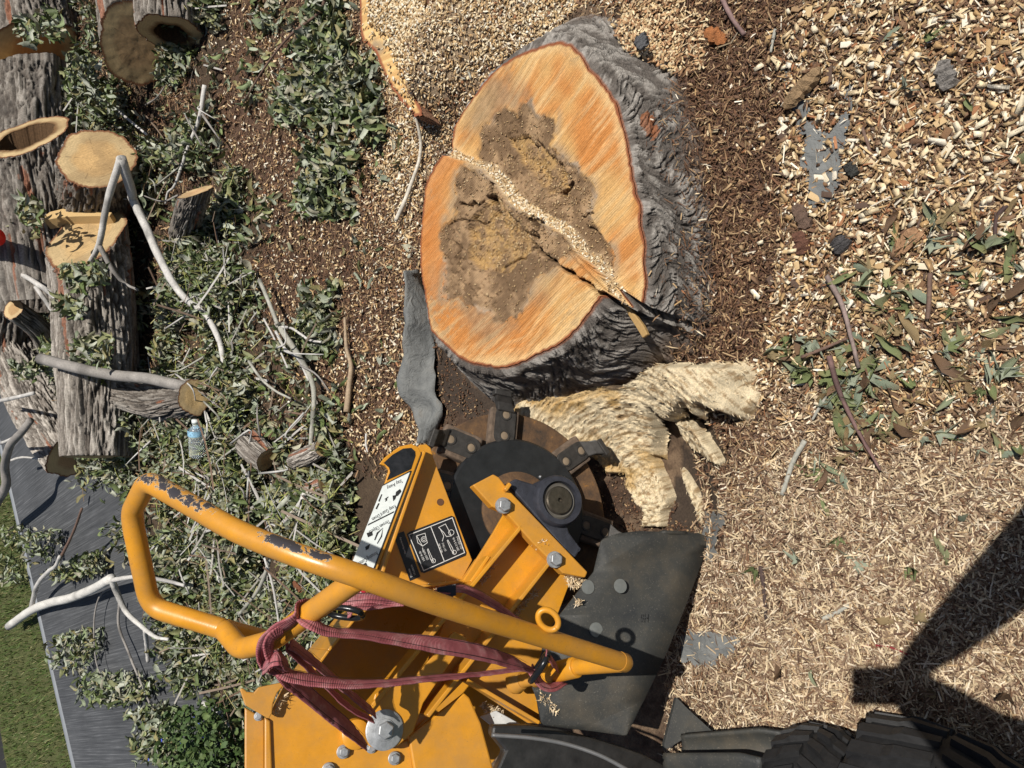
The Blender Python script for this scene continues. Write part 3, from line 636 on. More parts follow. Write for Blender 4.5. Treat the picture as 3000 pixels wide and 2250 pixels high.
parts = [scatter(1800, 2200, 3060, -60, 900, BLK, (.010, .022), (.006, .012), (.0015, .004), lambda x, y, m: pick(PALE + PALE[:1] + PALE[3:4] + [(.2, .12, .07)], m), chips_right, .3, .02), scatter(32000, 2000, 3060, -60, 2300, SHAV, (.007, .020), (.0025, .007), (.005, .010), pal_near, chips_right, .35, .016),
         scatter(17000, 2000, 3060, -60, 1600, BLK, (.005, .015), (.003, .008), (.001, .003), pal_near, chips_right, .3, .016),
         scatter(26000, 1040, 2000, -60, 900, SHAV, (.006, .018), (.003, .007), (.004, .008), pal_near, cover, .4, .012),
         scatter(9000, 1100, 2000, -60, 500, BLK, (.004, .012), (.003, .008), (.001, .003), pal_near, cover, .35, .012),
         scatter(12000, 560, 1240, -60, 1400, SHAV, (.008, .022), (.003, .007), (.005, .01), lambda x, y, m: pick(PALE + MIXD[7:10], m), cover, .4, .014), scatter(9000, 560, 1240, -60, 1400, BLK, (.005, .016), (.004, .010), (.0015, .004), lambda x, y, m: pick(PALE, m), lambda x, y, a, b: cover(x, y, a, b) * (.3 + .7 * (fbm(xyz(x * 5, y * 5), 2, 4) > .5)), .4, .014)]
SOILP = wpoly([(1230, 950), (1500, 1150), (1560, 1240), (1850, 1380), (1960, 1200), (2250, 1180), (2150, 1450), (2050, 1680), (1750, 1650), (1500, 1300), (1250, 1300)])
parts += [scatter(14000, 1200, 2300, 900, 1700, BLK, (.002, .009), (.002, .006), (.001, .004), lambda x, y, m: pick(BRNP + BRNP[:3] + [(.06, .042, .03), (.05, .035, .026)], m), lambda x, y, a, b: inpoly(x, y, SOILP) * .9 * ~np.logical_or.reduce([inpoly(x, y, gw) for gw in GW]) * (b > 0), .6, .004), scatter(11000, 620, 3500, -1000, -50, SHAV, (.009, .024), (.004, .010), (.006, .012), pal_near, cover, .35, .014), scatter(5000, 620, 3500, -1000, -50, BLK, (.007, .018), (.005, .011), (.001, .004), pal_near, cover, .35, .014), scatter(4000, 3050, 3500, -60, 2900, SHAV, (.009, .024), (.004, .010), (.006, .012), pal_near, cover, .35, .014)]
V, Q, C_ = merge(parts); obj('wood_chips', V, Q, MCHIP, None, C_, smooth=False, kind='stuff')['label'] = 'pale and brown wood chips strewn over the ground'
parts = [scatter(9000, 2000, 3060, -60, 1500, FIBR, (.010, .03), (.0015, .004), (.01, .02), pal_near, fibdens, .35, .024), scatter(60000, 2000, 3060, -60, 1500, FIBR, (.008, .025), (.0012, .003), (.01, .02), pal_brown, fibdens, .35, .012),
         scatter(62000, 1960, 3060, 1250, 2300, FIBR, (.010, .034), (.0014, .0036), (.01, .02), pal_brown, fibdens, .35, .02),
         scatter(45000, 560, 1300, -60, 1400, FIBR, (.010, .028), (.002, .005), (.01, .02), pal_brown, fibdens, .4, .014),
         scatter(16000, 1040, 1900, -60, 800, FIBR, (.006, .018), (.001, .003), (.01, .02), pal_near, fibdens, .4, .012)]
parts += [scatter(34000, 60, 620, -100, 1500, FIBR, (.015, .05), (.003, .007), (.01, .02), pal_brown, lambda x, y, a, b: .8 * (slabcoord(x, y) > 2.1), .4, .02), scatter(22000, 620, 3500, -1000, -50, FIBR, (.012, .03), (.002, .005), (.01, .02), pal_brown, fibdens, .35, .014), scatter(16000, 2000, 3500, 2290, 2900, FIBR, (.012, .034), (.002, .004), (.01, .02), pal_brown, fibdens, .35, .016), scatter(9000, 3050, 3500, -60, 2300, FIBR, (.012, .034), (.002, .004), (.01, .02), pal_brown, fibdens, .35, .016)]
V, Q, C_ = merge(parts); obj('wood_shreds', V, Q, MCHIP, None, C_, smooth=False, kind='stuff')['label'] = 'brown and straw coloured shredded wood fibres over the soil'
# fuzz of fibres standing off the ground-down wood, and sawdust crumbs on the cut face
parts = []
for V_, c_ in fib_pts:
    k_ = rng.choice(len(V_), min(3500, len(V_) // 6)); m = len(k_)
    a_ = np.arctan2(V_[k_, 1] - PIT[1], V_[k_, 0] - PIT[0]) + pi / 2 + rng.normal(0, .28, m)
    parts.append(instances(FIBR, V_[k_] + np.c_[np.zeros((m, 2)), rng.uniform(0, .004, m)], rotmats(a_, rng.normal(0, .3, m), rng.normal(0, .5, m)), np.stack([rng.uniform(.006, .018, m), rng.uniform(.0008, .002, m), np.full(m, .02)], -1), np.clip(c_[k_] * rng.uniform(.8, 1.15, (m, 1)), 0, .85)))
V, Q, C_ = merge(parts); obj('torn_fibres', V, Q, MCHIP, stump, C_, smooth=False, kind='stuff')
flat_i = rng.choice(SX.size, 26000); sx, sy, sz = SX.ravel()[flat_i], SY.ravel()[flat_i], SZ.ravel()[flat_i]
pr = np.where(dustm.ravel()[flat_i] > .3, .9, np.where(core.ravel()[flat_i], .25, np.where(rot.ravel()[flat_i], .10, .0)))
k_ = rng.random(len(sx)) < pr; m = k_.sum()
dm_ = dustm.ravel()[flat_i][k_] > .3
crumbs = instances(BLK, np.stack([sx[k_], sy[k_], sz[k_] + .002], -1), rotmats(rng.uniform(0, 6.3, m), rng.normal(0, .4, m), rng.normal(0, .4, m)), np.stack([rng.uniform(.003, .012, m), rng.uniform(.002, .005, m), rng.uniform(.001, .003, m)], -1) * np.where(dm_, 1, .6)[:, None], np.where(dm_[:, None], pick(PALE, m), pick([(.42, .28, .14), (.5, .34, .17), (.6, .45, .26), (.3, .18, .09)], m)))
obj('sawdust', *crumbs[:2], MCHIP, None, crumbs[2], smooth=False, kind='stuff')['label'] = 'sawdust crumbs lying on the cut stump face'

# ------------------------------------------------------------------ leaves
def leafproto(i, rings=3, soft=1.0):
    r = np.random.default_rng(100 + i)
    A = np.radians([-150, -118, -95, -72, -48, -25, 0, 25, 48, 72, 95, 118, 150]); Lr = np.array([.10, .2, .50, .25, .86, .28, 1.0, .28, .86, .25, .50, .2, .10])
    Lr = Lr * r.uniform(.88, 1.1, 13)
    V = [(0, 0)]
    for q in np.linspace(1 / rings, 1, rings):
        for a_, l_ in zip(A, Lr):
            ll = l_ * q if q == 1 else (l_ * .55 + .17) * q
            V.append((ll * cos(a_), ll * sin(a_)))
    V = np.array(V); V = np.c_[V, np.zeros(len(V))]
    V[:, 0] -= .35
    cu, cv = r.uniform(1.6, 4.2) * r.choice([-1, 1]), r.uniform(.6, 2.4) * r.choice([-1, 1])
    cu *= soft; cv *= soft
    # curl across (roll up) and along
    y = V[:, 1].copy(); th = y * cu; V[:, 1] = np.sin(th) / cu; V[:, 2] += (1 - np.cos(th)) / cu
    x = V[:, 0].copy(); th = x * cv; z0 = V[:, 2].copy(); V[:, 0] = np.sin(th) / cv - z0 * np.sin(th); V[:, 2] = (1 - np.cos(th)) / cv + z0 * np.cos(th)
    V[:, 2] += r.normal(0, .03, len(V)); V[:, 2] -= V[:, 2].mean()
    Fq = []
    for j in range(12): Fq.append((0, 1 + j, 2 + j, 2 + j))
    T3 = np.array([(0, 1 + j, 2 + j) for j in range(12)])
    Q4 = []
    for k2 in range(rings - 1):
        b0 = 1 + k2 * 13; b1 = b0 + 13
        for j in range(12): Q4.append((b0 + j, b1 + j, b1 + j + 1, b0 + j + 1))
    tri = np.vstack([T3] + [np.array([(a, b, c), (a, c, d)]) for a, b, c, d in Q4])
    return V, tri
def curlleaf(i):
    r = np.random.default_rng(300 + i); n = 6; V = []
    cu = r.uniform(3.0, 9.0) * r.choice([-1, 1]); cv = r.uniform(-2, 2); cw = r.uniform(-.8, .8); tw0 = r.uniform(-2.5, 2.5)
    for q in np.linspace(-.5, .5, n):
        wd = .24 * max(0, 1 - abs(2 * q + .1) ** 1.5 * .9) + .015 + r.uniform(-.04, .04); tw = tw0 * q
        for s_ in (-1, -.0, 1):
            y = s_ * wd; a1, b1 = sin(y * cu) / cu, (1 - cos(y * cu)) / cu; V.append((q, a1 * cos(tw) - b1 * sin(tw) + cw * q * q, a1 * sin(tw) + b1 * cos(tw) + cv * q * q * .5 + r.normal(0, .02)))
    V = np.array(V); q4 = gridfaces(n, 3)
    return V, np.vstack([np.array([(a, b, c), (a, c, d)]) for a, b, c, d in q4])
FIBT = [(np.vstack([v * np.array([1, .03, .5])]), np.vstack([np.array([(a, b, c), (a, c, d)]) for a, b, c, d in f])) for v, f in (strip(4, random.uniform(-1, 1), 0, 0, 0) for _ in range(5))]
LEAFP = [leafproto(i, 2) for i in range(16)]; CURL = [curlleaf(i) for i in range(20)]
SILV = [(a * .84, b * .85, c * .86) for a, b, c in [(.30, .33, .235), (.36, .38, .29), (.25, .285, .18), (.20, .245, .12), (.42, .43, .345), (.16, .20, .075), (.10, .135, .04), (.32, .31, .195), (.27, .235, .10), (.38, .355, .26), (.07, .09, .03), (.28, .29, .13)]]
def leaf_scatter(n, poly, protos, size, depth, pal, z_=0.0, zoff=0, tilt=.7):
    px_ = np.array(poly); x, y = on_ground(n, px_[:, 0].min(), px_[:, 0].max(), px_[:, 1].min(), px_[:, 1].max())
    W_ = wpoly(poly, z_); jj = .12
    k_ = inpoly(x + rng.normal(0, jj, n) * .4, y + rng.normal(0, jj, n) * .4, W_); x, y = x[k_], y[k_]
    cl = fbm(xyz(x * 4.5, y * 4.5), 3, 77); k_ = rng.random(len(x)) < ss(.40, .56, cl) * .93 + .07; x, y, cl = x[k_], y[k_], cl[k_]
    m = len(x); z = surf(x, y)[0]; z = np.where(slabcoord(x, y) < 2.1, np.maximum(z, .075), z)
    L = rng.uniform(*size, m); pos = np.stack([x, y, z + zoff + rng.random(m) ** 1.3 * depth * ss(.3, .62, cl) + .006], -1)
    return instances(protos, pos, rotmats(rng.uniform(0, 2 * pi, m), rng.normal(0, tilt, m), rng.normal(0, tilt, m)), np.repeat(L[:, None], 3, 1), pal(x, y, m))
pal_leaf = lambda x, y, m: pick(SILV, m, .3)
NEARP = [(640, 450), (760, 620), (690, 780), (760, 950), (900, 1080), (930, 1200), (1010, 1320), (1080, 1380), (1060, 1560), (1020, 1760), (800, 1980), (740, 2060), (650, 2000), (600, 1700), (500, 1500), (480, 1200), (480, 700)]
PATCH1 = [(760, -60), (1000, -60), (1010, 100), (1140, 290), (1110, 430), (1010, 400), (900, 330), (760, 340), (740, 150)]
PATCH2 = [(900, 470), (1010, 430), (1080, 520), (1060, 620), (940, 640), (890, 580)]
PATCH3 = [(920, 830), (1010, 820), (1010, 960), (960, 1090), (920, 1060), (900, 920)]
PATCH4 = [(560, -60), (700, -60), (640, 200), (560, 180)]
parts = [leaf_scatter(92000, LEAFPILE, CURL, (.03, .075), .12, pal_leaf, z_=.1, tilt=.9), leaf_scatter(5000, LEAFPILE, LEAFP, (.035, .06), .14, pal_leaf, z_=.1, tilt=.9),
         leaf_scatter(3600, NEARP, LEAFP, (.035, .06), .13, pal_leaf, z_=.1, tilt=.9), leaf_scatter(28000, NEARP, CURL, (.03, .072), .12, pal_leaf, z_=.1, tilt=.9),
         leaf_scatter(700, PATCH1, LEAFP, (.035, .055), .06, pal_leaf), leaf_scatter(4200, PATCH1, CURL, (.045, .085), .06, pal_leaf),
         leaf_scatter(130, PATCH2, LEAFP, (.035, .055), .05, pal_leaf), leaf_scatter(950, PATCH2, CURL, (.045, .085), .05, pal_leaf), leaf_scatter(120, PATCH3, LEAFP, (.035, .055), .05, pal_leaf), leaf_scatter(900, PATCH3, CURL, (.045, .085), .05, pal_leaf), leaf_scatter(500, PATCH4, CURL, (.04, .07), .05, pal_leaf),
         leaf_scatter(500, Z_MID, CURL, (.03, .07), .01, pal_leaf)] + [leaf_scatter(1500, P_, FIBT, (.12, .32), .15, lambda x, y, m: pick([(.42, .40, .37), (.20, .15, .11), (.30, .28, .25), (.14, .09, .06)], m), z_=.1, tilt=.35) for P_ in (LEAFPILE, NEARP)] + [leaf_scatter(9000, P_, FIBT, (.05, .11), .14, lambda x, y, m: pick([(.30, .32, .08), (.22, .25, .06), (.36, .33, .14), (.20, .13, .07)], m), z_=.1, tilt=.5) for P_ in (LEAFPILE, NEARP)]
V, Q, C_ = merge(parts); obj('leaf_litter', V, Q, MLEAF, None, C_, smooth=False, kind='stuff')['label'] = 'deep litter of wilted grey-green maple leaves'
# fallen leaves one can pick out among the chips
leafmesh = []
for i in range(12):
    V, T3 = leafproto(500 + i, 3, .9); pal = [(.20, .23, .14), (.27, .30, .22), (.17, .20, .085), (.24, .18, .09), (.20, .24, .17), (.15, .18, .07)]
    c = np.array(pal[i % 6]); br_ = np.hypot(V[:, 0] + .35, V[:, 1]); tip = ss(.75, 1.05, br_)
    cc = mixc(np.broadcast_to(c, (len(V), 3)), np.array([.30, .15, .05]), tip * (1 if i % 4 == 3 else .2))
    leafmesh.append(mesh('fallen_leaf', V, T3, MLEAF, cc))
for i in range(0, 12, 2):
    V, T3 = curlleaf(700 + i); leafmesh[i] = mesh('fallen_leaf', V * np.array([1.35, 1.05, 1.25]), T3, MLEAF, mixc(np.broadcast_to(np.array([(.20, .23, .14), (.17, .20, .085), (.20, .24, .17), (.25, .18, .09), (.19, .20, .10), (.14, .085, .05)][i // 2]), (len(V), 3)), np.array([.26, .14, .06]), ss(.2, .5, np.abs(V[:, 0])) * .4))
spots = []
for poly, n in (([(2330, 990), (2420, 830), (2600, 650), (2990, 600), (2990, 1350), (2700, 1300), (2500, 1280), (2300, 1100)], 150), ([(2440, 1060), (2580, 1060), (2620, 1250), (2500, 1330), (2400, 1180)], 64), ([(2260, 1010), (2400, 990), (2390, 1090), (2280, 1080)], 18), ([(2310, 1330), (2500, 1330), (2480, 1430), (2350, 1420)], 10), ([(2300, 100), (2990, 50), (2990, 600), (2600, 600)], 8), ([(2150, 1450), (2990, 1450), (2990, 2100), (2200, 2000)], 9)):
    P_ = np.array(poly); c_ = 0
    while c_ < n:
        q = (random.uniform(P_[:, 0].min(), P_[:, 0].max()), random.uniform(P_[:, 1].min(), P_[:, 1].max()))
        if inpoly(np.array([q[0]]), np.array([q[1]]), poly)[0]: spots.append((*q, random.uniform(.034, .06))); c_ += 1
for i, (x, y, s_) in enumerate(spots + [(2490, 1635, .075), (2760, 1615, .06), (2690, 1785, .06), (2950, 2040, .07), (2440, 1590, .05)]):
    P = gp(x, y, .014 + random.uniform(0, .012)); o = bpy.data.objects.new('fallen_leaf', leafmesh[i % 12]); COL.objects.link(o)
    o.location = P; o.rotation_euler = (random.gauss(0, .5), random.gauss(0, .5), random.uniform(0, 6.3)); o.scale = (s_, s_ * random.uniform(.6, .95), s_)
    lk = ['rolled-up grey-green', 'pale silvery green lobed', 'rolled-up mid green', 'brown-tipped lobed', 'rolled-up blue-grey', 'dark green lobed', 'rolled-up tan', 'silvery lobed', 'rolled-up olive', 'yellowish lobed', 'rolled-up dry brown', 'deep green lobed'][i % 12]; wh = 'on the straw coloured shreds' if y > 1400 else 'in the wilted clump around the purple brown stick' if 2380 < x < 2640 and 1000 < y < 1340 else 'in the clump at the foot of the dark mulch' if x < 2400 else 'on the pale chips around the torn fabric' if y < 600 else 'loose over the brown chips'
    tag(o, '%s maple leaf %s' % (lk, wh), 'leaf', '%s leaves %s' % (lk, wh))
# larger chips that can be picked out
CHN = ['cream', 'straw', 'tan', 'ivory', 'ochre', 'honey brown', 'off-white', 'brown', 'dark brown', 'red brown', 'blackish', 'fawn']
cm = [mesh('wood_chip', *chip_block(40 + i), MCHIP, np.array(MIXD[i % len(MIXD)]), smooth=False) for i in range(12)]
for i in range(110):
    x, y = random.uniform(2250, 2990), random.uniform(10, 900); P = gp(x, y, .016); o = bpy.data.objects.new('wood_chip', cm[i % 12]); COL.objects.link(o)
    o.location = P; o.rotation_euler = (random.gauss(0, .2), random.gauss(0, .2), random.uniform(0, 6.3)); o.scale = (random.uniform(.016, .032), random.uniform(.007, .014), random.uniform(.002, .004))
    ck_ = CHN[i % 12]; wh = 'above the torn fabric' if y < 150 else 'level with the torn fabric' if y < 600 else 'near the loose leaves'
    tag(o, 'larger %s wood chip on the chip litter %s' % (ck_, wh), 'wood chip', 'larger %s chips %s' % (ck_, wh))

# ------------------------------------------------------------------ fabric
for i, (poly, lab) in enumerate(zip(FAB, ['torn grey weave of weed fabric showing through the chips under a split stick', 'scrap of grey weed fabric beside the corner of the rubber flap', 'smooth grey patch of weed fabric in front of the rubber flap'])):
    V, Q, X, Y = sheet(poly, .012, .004, .010, lambda X, Y: gz(X, Y) + .006 + .014 * fbm(xyz(X * 22, Y * 22), 3, 5), 60 + i)
    tag(obj('weed_fabric', V, Q, MFAB), lab, 'fabric', None)
fl = [((1205, 805), (1232, 795)), ((1195, 880), (1240, 860)), ((1190, 935), (1258, 935)), ((1188, 1000), (1264, 990)), ((1178, 1080), (1270, 1070)), ((1168, 1150), (1278, 1150)), ((1180, 1200), (1298, 1190)), ((1200, 1240), (1285, 1240)), ((1206, 1300), (1262, 1295))]
rows = []
for i, (a, b) in enumerate(fl):
    A_ = gp(a[0] + 26, a[1], .03 + .02 * sin(i)); B_ = gp(b[0] + 4, b[1], .015); row = []
    for t in np.linspace(0, 1, 14):
        P = A_ * (1 - t) + B_ * t; P = P + np.array([0, 0, .055 * sin(pi * t ** .7) * (1.2 if i < 6 else .3) + .012 * sin(9 * t + i)]); row.append(P)
    rows.append(row)
rows = np.array(rows); rows = np.array([catmull(rows[:, j], 40) for j in range(14)]).transpose(1, 0, 2)
rows = rows + (.035 * (fbm(rows * 14, 3, 3) - .5))[..., None] * np.array([.6, .5, 1])
fo = obj('folded_fabric', rows.reshape(-1, 3), gridfaces(40, 14), MFAB); tag(fo, 'grey weed fabric folded up against the far side of the stump', 'fabric')
sm = fo.modifiers.new('thick', 'SOLIDIFY'); sm.thickness = .003

# ------------------------------------------------------------------ twigs and branches
def branch(name, px, r0, r1, up, label, cat='branch', col=(.36, .35, .33), group=None, cut=False, parent=None, n=None):
    P = np.array([gp(x, y, up if np.isscalar(up) else up[i]) for i, (x, y) in enumerate(px)])
    n = n or max(10, len(px) * 6); C_ = catmull(P, n); R_ = np.linspace(r0, r1, n)
    V, Fc = tube(C_, R_, 9, True, lambda Q, a, d: (fbm(Q * 60, 2, 5) - .5) * .35 * np.minimum(r0, .01))
    s_ = fbm(V * 35, 3, 15); c = np.clip(np.array(col)[None] * (.6 + .8 * s_)[:, None], 0, .8)
    ring = (vn(V * np.array([9, 9, 9]), 3) > .78); c[ring] *= .6
    o = obj(name, V, Fc, MBRANCH, parent, c)
    if cut:
        T = nrm(C_[0] - C_[1]); cv, cf = tube(np.array([C_[0] - T * .001, C_[0] + T * .002]), r0 * .92, 12, True)
        obj('cut_end', cv, cf, MWOOD, o, np.array([.72, .52, .26]))
    if parent is None: tag(o, label, cat, group)
    return o
WH = (.52, .50, .47); GR = (.27, .25, .23); BN = (.16, .10, .075); GN = (.36, .35, .30)
b1 = branch('branch', [(355, 462), (385, 560), (391, 587), (427, 663), (463, 746), (510, 833), (553, 883), (593, 909), (629, 967), (647, 1014), (655, 1060), (680, 1097)], .022, .009, [.34, .27, .25, .22, .2, .17, .13, .1, .09, .08, .08, .06], 'long pale branch bent over the logs and running down across the leaf litter', col=WH)
branch('side_branch', [(355, 462), (315, 590), (290, 715), (262, 770), (232, 820), (225, 870)], .017, .007, [.34, .36, .36, .33, .3, .28], '', col=WH, parent=b1)
branch('side_branch', [(290, 718), (330, 790), (365, 830), (405, 850)], .013, .005, [.36, .3, .24, .2], '', col=GR, parent=b1)
branch('branch', [(600, 250), (590, 315), (579, 362), (550, 434), (514, 539), (492, 564), (485, 597)], .011, .004, .08, 'slender white branch with side twigs lying upright across leaf litter near the chips', col=WH)
branch('twig', [(593, 335), (620, 375), (644, 409)], .006, .003, .08, 'short grey twig forking off beside the slender white branch', 'twig', GR)
branch('branch', [(318, 297), (370, 345), (430, 394)], .008, .005, .10, 'straight white stick lying in leaves under the crotch log', col=WH)
b4 = branch('branch', [(315, 1039), (246, 981), (203, 912), (152, 862), (101, 826), (36, 782), (0, 724), (-30, 660)], .016, .01, [.2, .3, .38, .42, .45, .48, .5, .5], 'pale curved branch with a sawn end lying over the broad log', col=WH, cut=True)
branch('side_branch', [(105, 840), (150, 905), (181, 952), (195, 999), (240, 1018), (289, 1028)], .011, .008, [.44, .4, .36, .3, .26, .22], '', col=WH, parent=b4)
branch('branch', [(119, 1051), (217, 1076), (326, 1098), (434, 1109), (514, 1127), (560, 1135)], .026, .024, [.46, .4, .3, .22, .16, .1], 'thick dark grey branch with a sawn yellow end leaning over the broad log', col=GR, cut=True)
b6 = branch('branch', [(27, 1834), (90, 1789), (150, 1765), (203, 1753), (271, 1726), (325, 1695)], .030, .024, [.10, .14, .17, .18, .2, .22], 'white barked branch with sawn end lying across the concrete walk', col=(.62, .60, .56), cut=True)
branch('side_branch', [(325, 1690), (344, 1740), (371, 1794), (420, 1839), (457, 1866), (493, 1873)], .017, .007, [.22, .2, .18, .16, .15, .14], '', col=(.6, .58, .54), parent=b6)
branch('side_branch', [(425, 1845), (430, 1890), (434, 1938)], .011, .010, [.16, .13, .1], '', col=WH, parent=b6)
branch('side_branch', [(350, 1765), (348, 1834), (375, 1907), (402, 1975), (452, 2088), (488, 2137)], .008, .004, .12, '', col=GR, parent=b6)
branch('side_branch', [(335, 1720), (294, 1744), (276, 1816), (280, 1929), (300, 1990)], .006, .003, .13, '', col=GR, parent=b6)
branch('side_branch', [(90, 1789), (108, 1717), (140, 1676), (163, 1658), (175, 1630)], .016, .009, [.14, .2, .24, .26, .28], '', col=WH, parent=b6)
branch('side_branch', [(163, 1658), (190, 1610), (217, 1554), (240, 1490)], .010, .006, [.26, .26, .26, .26], '', col=BN, parent=b6)
branch('side_branch', [(325, 1700), (400, 1690), (480, 1700), (540, 1715)], .012, .007, [.22, .18, .16, .14], '', col=WH, parent=b6)
branch('branch', [(597, 2060), (646, 2088), (673, 2128)], .012, .007, .12, 'short white branch poking out of leaves beside the yellow machine body', col=WH)
branch('branch', [(-40, 1520), (5, 1450), (18, 1416), (14, 1365), (29, 1307), (65, 1264), (90, 1230)], .030, .018, [.3, .34, .36, .38, .4, .4, .38], 'knobbly grey branch arching over the concrete walk below the white log', col=GR)
branch('twig', [(-20, 1305), (25, 1290), (65, 1262)], .010, .007, .4, 'pale twig meeting the knobbly grey branch over the walk', 'twig', WH)
branch('twig', [(25, 1351), (65, 1340), (116, 1344)], .009, .005, .25, 'thin pale twig beside the sawn foot of the white log', 'twig', WH)
branch('twig', [(-10, 1176), (40, 1166), (98, 1152)], .012, .010, .42, 'straight pale stick lying across the white log', 'twig', WH)
b8 = branch('branch', [(813, 950), (873, 1039), (910, 1108), (920, 1160), (916, 1230), (910, 1310)], .012, .008, .07, 'long grey branch at the edge of leaf litter facing the stump', col=GN)
branch('side_branch', [(826, 958), (857, 963), (905, 995), (941, 1002)], .006, .004, .07, '', col=WH, parent=b8)
branch('side_branch', [(808, 971), (836, 1023), (873, 1050), (905, 1115)], .006, .005, .08, '', col=WH, parent=b8)
branch('branch', [(760, 820), (790, 890), (813, 950)], .009, .008, .09, 'grey stick leading out of the leaves to the long grey branch', col=GN)
branch('twig', [(729, 1058), (763, 1107), (805, 1144), (852, 1168)], .006, .004, .10, 'thin grey twig in the leaves beside the long grey branch', 'twig', GN)
branch('branch', [(1010, 930), (1015, 1018), (1028, 1071), (1022, 1140), (1015, 1207)], .005, .012, .03, 'barky split stick standing in brown shreds between leaves and fabric', col=(.36, .27, .18))
branch('twig', [(1073, 1270), (1072, 1300), (1077, 1325)], .004, .003, .03, 'short white twig on brown shreds above the guard tip', 'twig', WH)
branch('branch', [(837, 282), (856, 311), (881, 322), (910, 304), (931, 271), (968, 231), (1007, 206)], .012, .009, .03, 'bent grey branch curved like a hook on the chips', col=GN)
branch('branch', [(1015, 210), (1000, 260), (986, 336), (975, 398)], .011, .009, .03, 'straight grey stick lying beside the hooked branch', col=GN)
branch('twig', [(1026, 380), (1000, 432), (968, 492)], .005, .004, .03, 'thin straight twig below the straight grey stick', 'twig', GN)
branch('twig', [(955, -10), (931, 40), (845, 109), (772, 203), (720, 290)], .007, .003, .06, 'long dark twig running through the leaf patch by the low stump', 'twig', BN)
branch('branch', [(1217, 336), (1232, 409), (1228, 470), (1206, 535), (1181, 600), (1160, 645)], .005, .008, .03, 'bleached strip of branch lying between the two stumps', col=(.62, .57, .48))
branch('twig', [(1250, 250), (1268, 282), (1300, 318)], .005, .003, .03, 'forked grey twig on pale sawdust beside the stump', 'twig', (.45, .42, .4))
branch('twig', [(1257, 253), (1286, 231), (1311, 221), (1362, 231)], .004, .003, .03, 'thin grey twig joined to the fork on pale sawdust', 'twig', GN)
branch('twig', [(1310, 105), (1340, 150), (1365, 190), (1380, 230)], .005, .003, .02, 'grey brown twig on pale sawdust pointing at the stump rim', 'twig', GN)
branch('branch', [(2422, 810), (2465, 889), (2492, 984), (2516, 1078)], .006, .004, .03, 'grey brown stick among the loose leaves', col=(.24, .18, .16))
branch('branch', [(2429, 1043), (2457, 1141), (2504, 1244), (2579, 1378)], .0065, .003, .035, 'purple brown stick carrying wilted leaves', col=(.17, .10, .09))
branch('twig', [(2347, 1047), (2420, 1018), (2481, 992)], .004, .003, .03, 'brown twig bridging the leaf clumps', 'twig', BN)
branch('twig', [(2425, 1157), (2400, 1195), (2380, 1230)], .004, .003, .02, 'short pale grey twig half hidden by wilted leaves', 'twig', GN)
branch('branch', [(2358, 1291), (2323, 1354), (2291, 1449)], .006, .005, .02, 'smooth grey stick lying on straw coloured shreds', col=GN)
branch('twig', [(2725, 800), (2721, 889), (2717, 935)], .005, .004, .03, 'dark twig standing among upturned leaves', 'twig', BN)
branch('twig', [(2228, 1659), (2238, 1724), (2245, 1818)], .006, .004, .015, 'blackish stick on pale shreds near the rubber flap', 'twig', (.07, .045, .04))
branch('twig', [(2412, 1813), (2450, 1795), (2487, 1773)], .005, .004, .015, 'stubby grey stick on pale shreds', 'twig', GN)
branch('twig', [(2526, 1893), (2596, 1893), (2670, 1922)], .003, .002, .015, 'thin dark red leaf stalk on pale shreds', 'twig', (.22, .025, .03))
branch('branch', [(2113, -10), (2145, 54), (2181, 102)], .006, .005, .02, 'purple brown stick on dark mulch', col=(.2, .13, .12))
branch('twig', [(2271, 86), (2264, 120), (2258, 154)], .004, .003, .015, 'short grey twig on dark mulch', 'twig', GN)
branch('twig', [(2524, 371), (2545, 430), (2556, 484)], .004, .003, .015, 'dark brown twig beside the torn fabric', 'twig', BN)
branch('twig', [(2949, 601), (2920, 640), (2915, 705)], .005, .003, .02, 'dark kinked twig on pale chips under brown leaves', 'twig', (.08, .05, .045))
for i in range(60):                                   # thin bare twigs poking through the litter
    q = (random.uniform(380, 900), random.uniform(300, 1750))
    if not inpoly(np.array([q[0]]), np.array([q[1]]), LEAFPILE)[0]: continue
    tn_, tc_ = random.choice([('white', WH), ('greenish grey', GN), ('dark grey', GR)]); wh = 'near logs' if q[0] < 560 and q[1] < 1250 else 'near the handle' if q[1] > 1380 else 'beside the chips'
    a_ = random.uniform(0, 6.3); l_ = random.uniform(40, 120); kx = random.gauss(0, 18); ky = random.gauss(0, 18)
    branch('twig', [q, (q[0] + l_ * .5 * cos(a_) + kx, q[1] + l_ * .5 * sin(a_) + ky), (q[0] + l_ * cos(a_), q[1] + l_ * sin(a_))], .0045, .002, [.10, .13, .09], 'thin bare %s twig poking out of the leaf litter %s' % (tn_, wh), 'twig', tc_, 'bare %s twigs in the litter %s' % (tn_, wh), n=8)
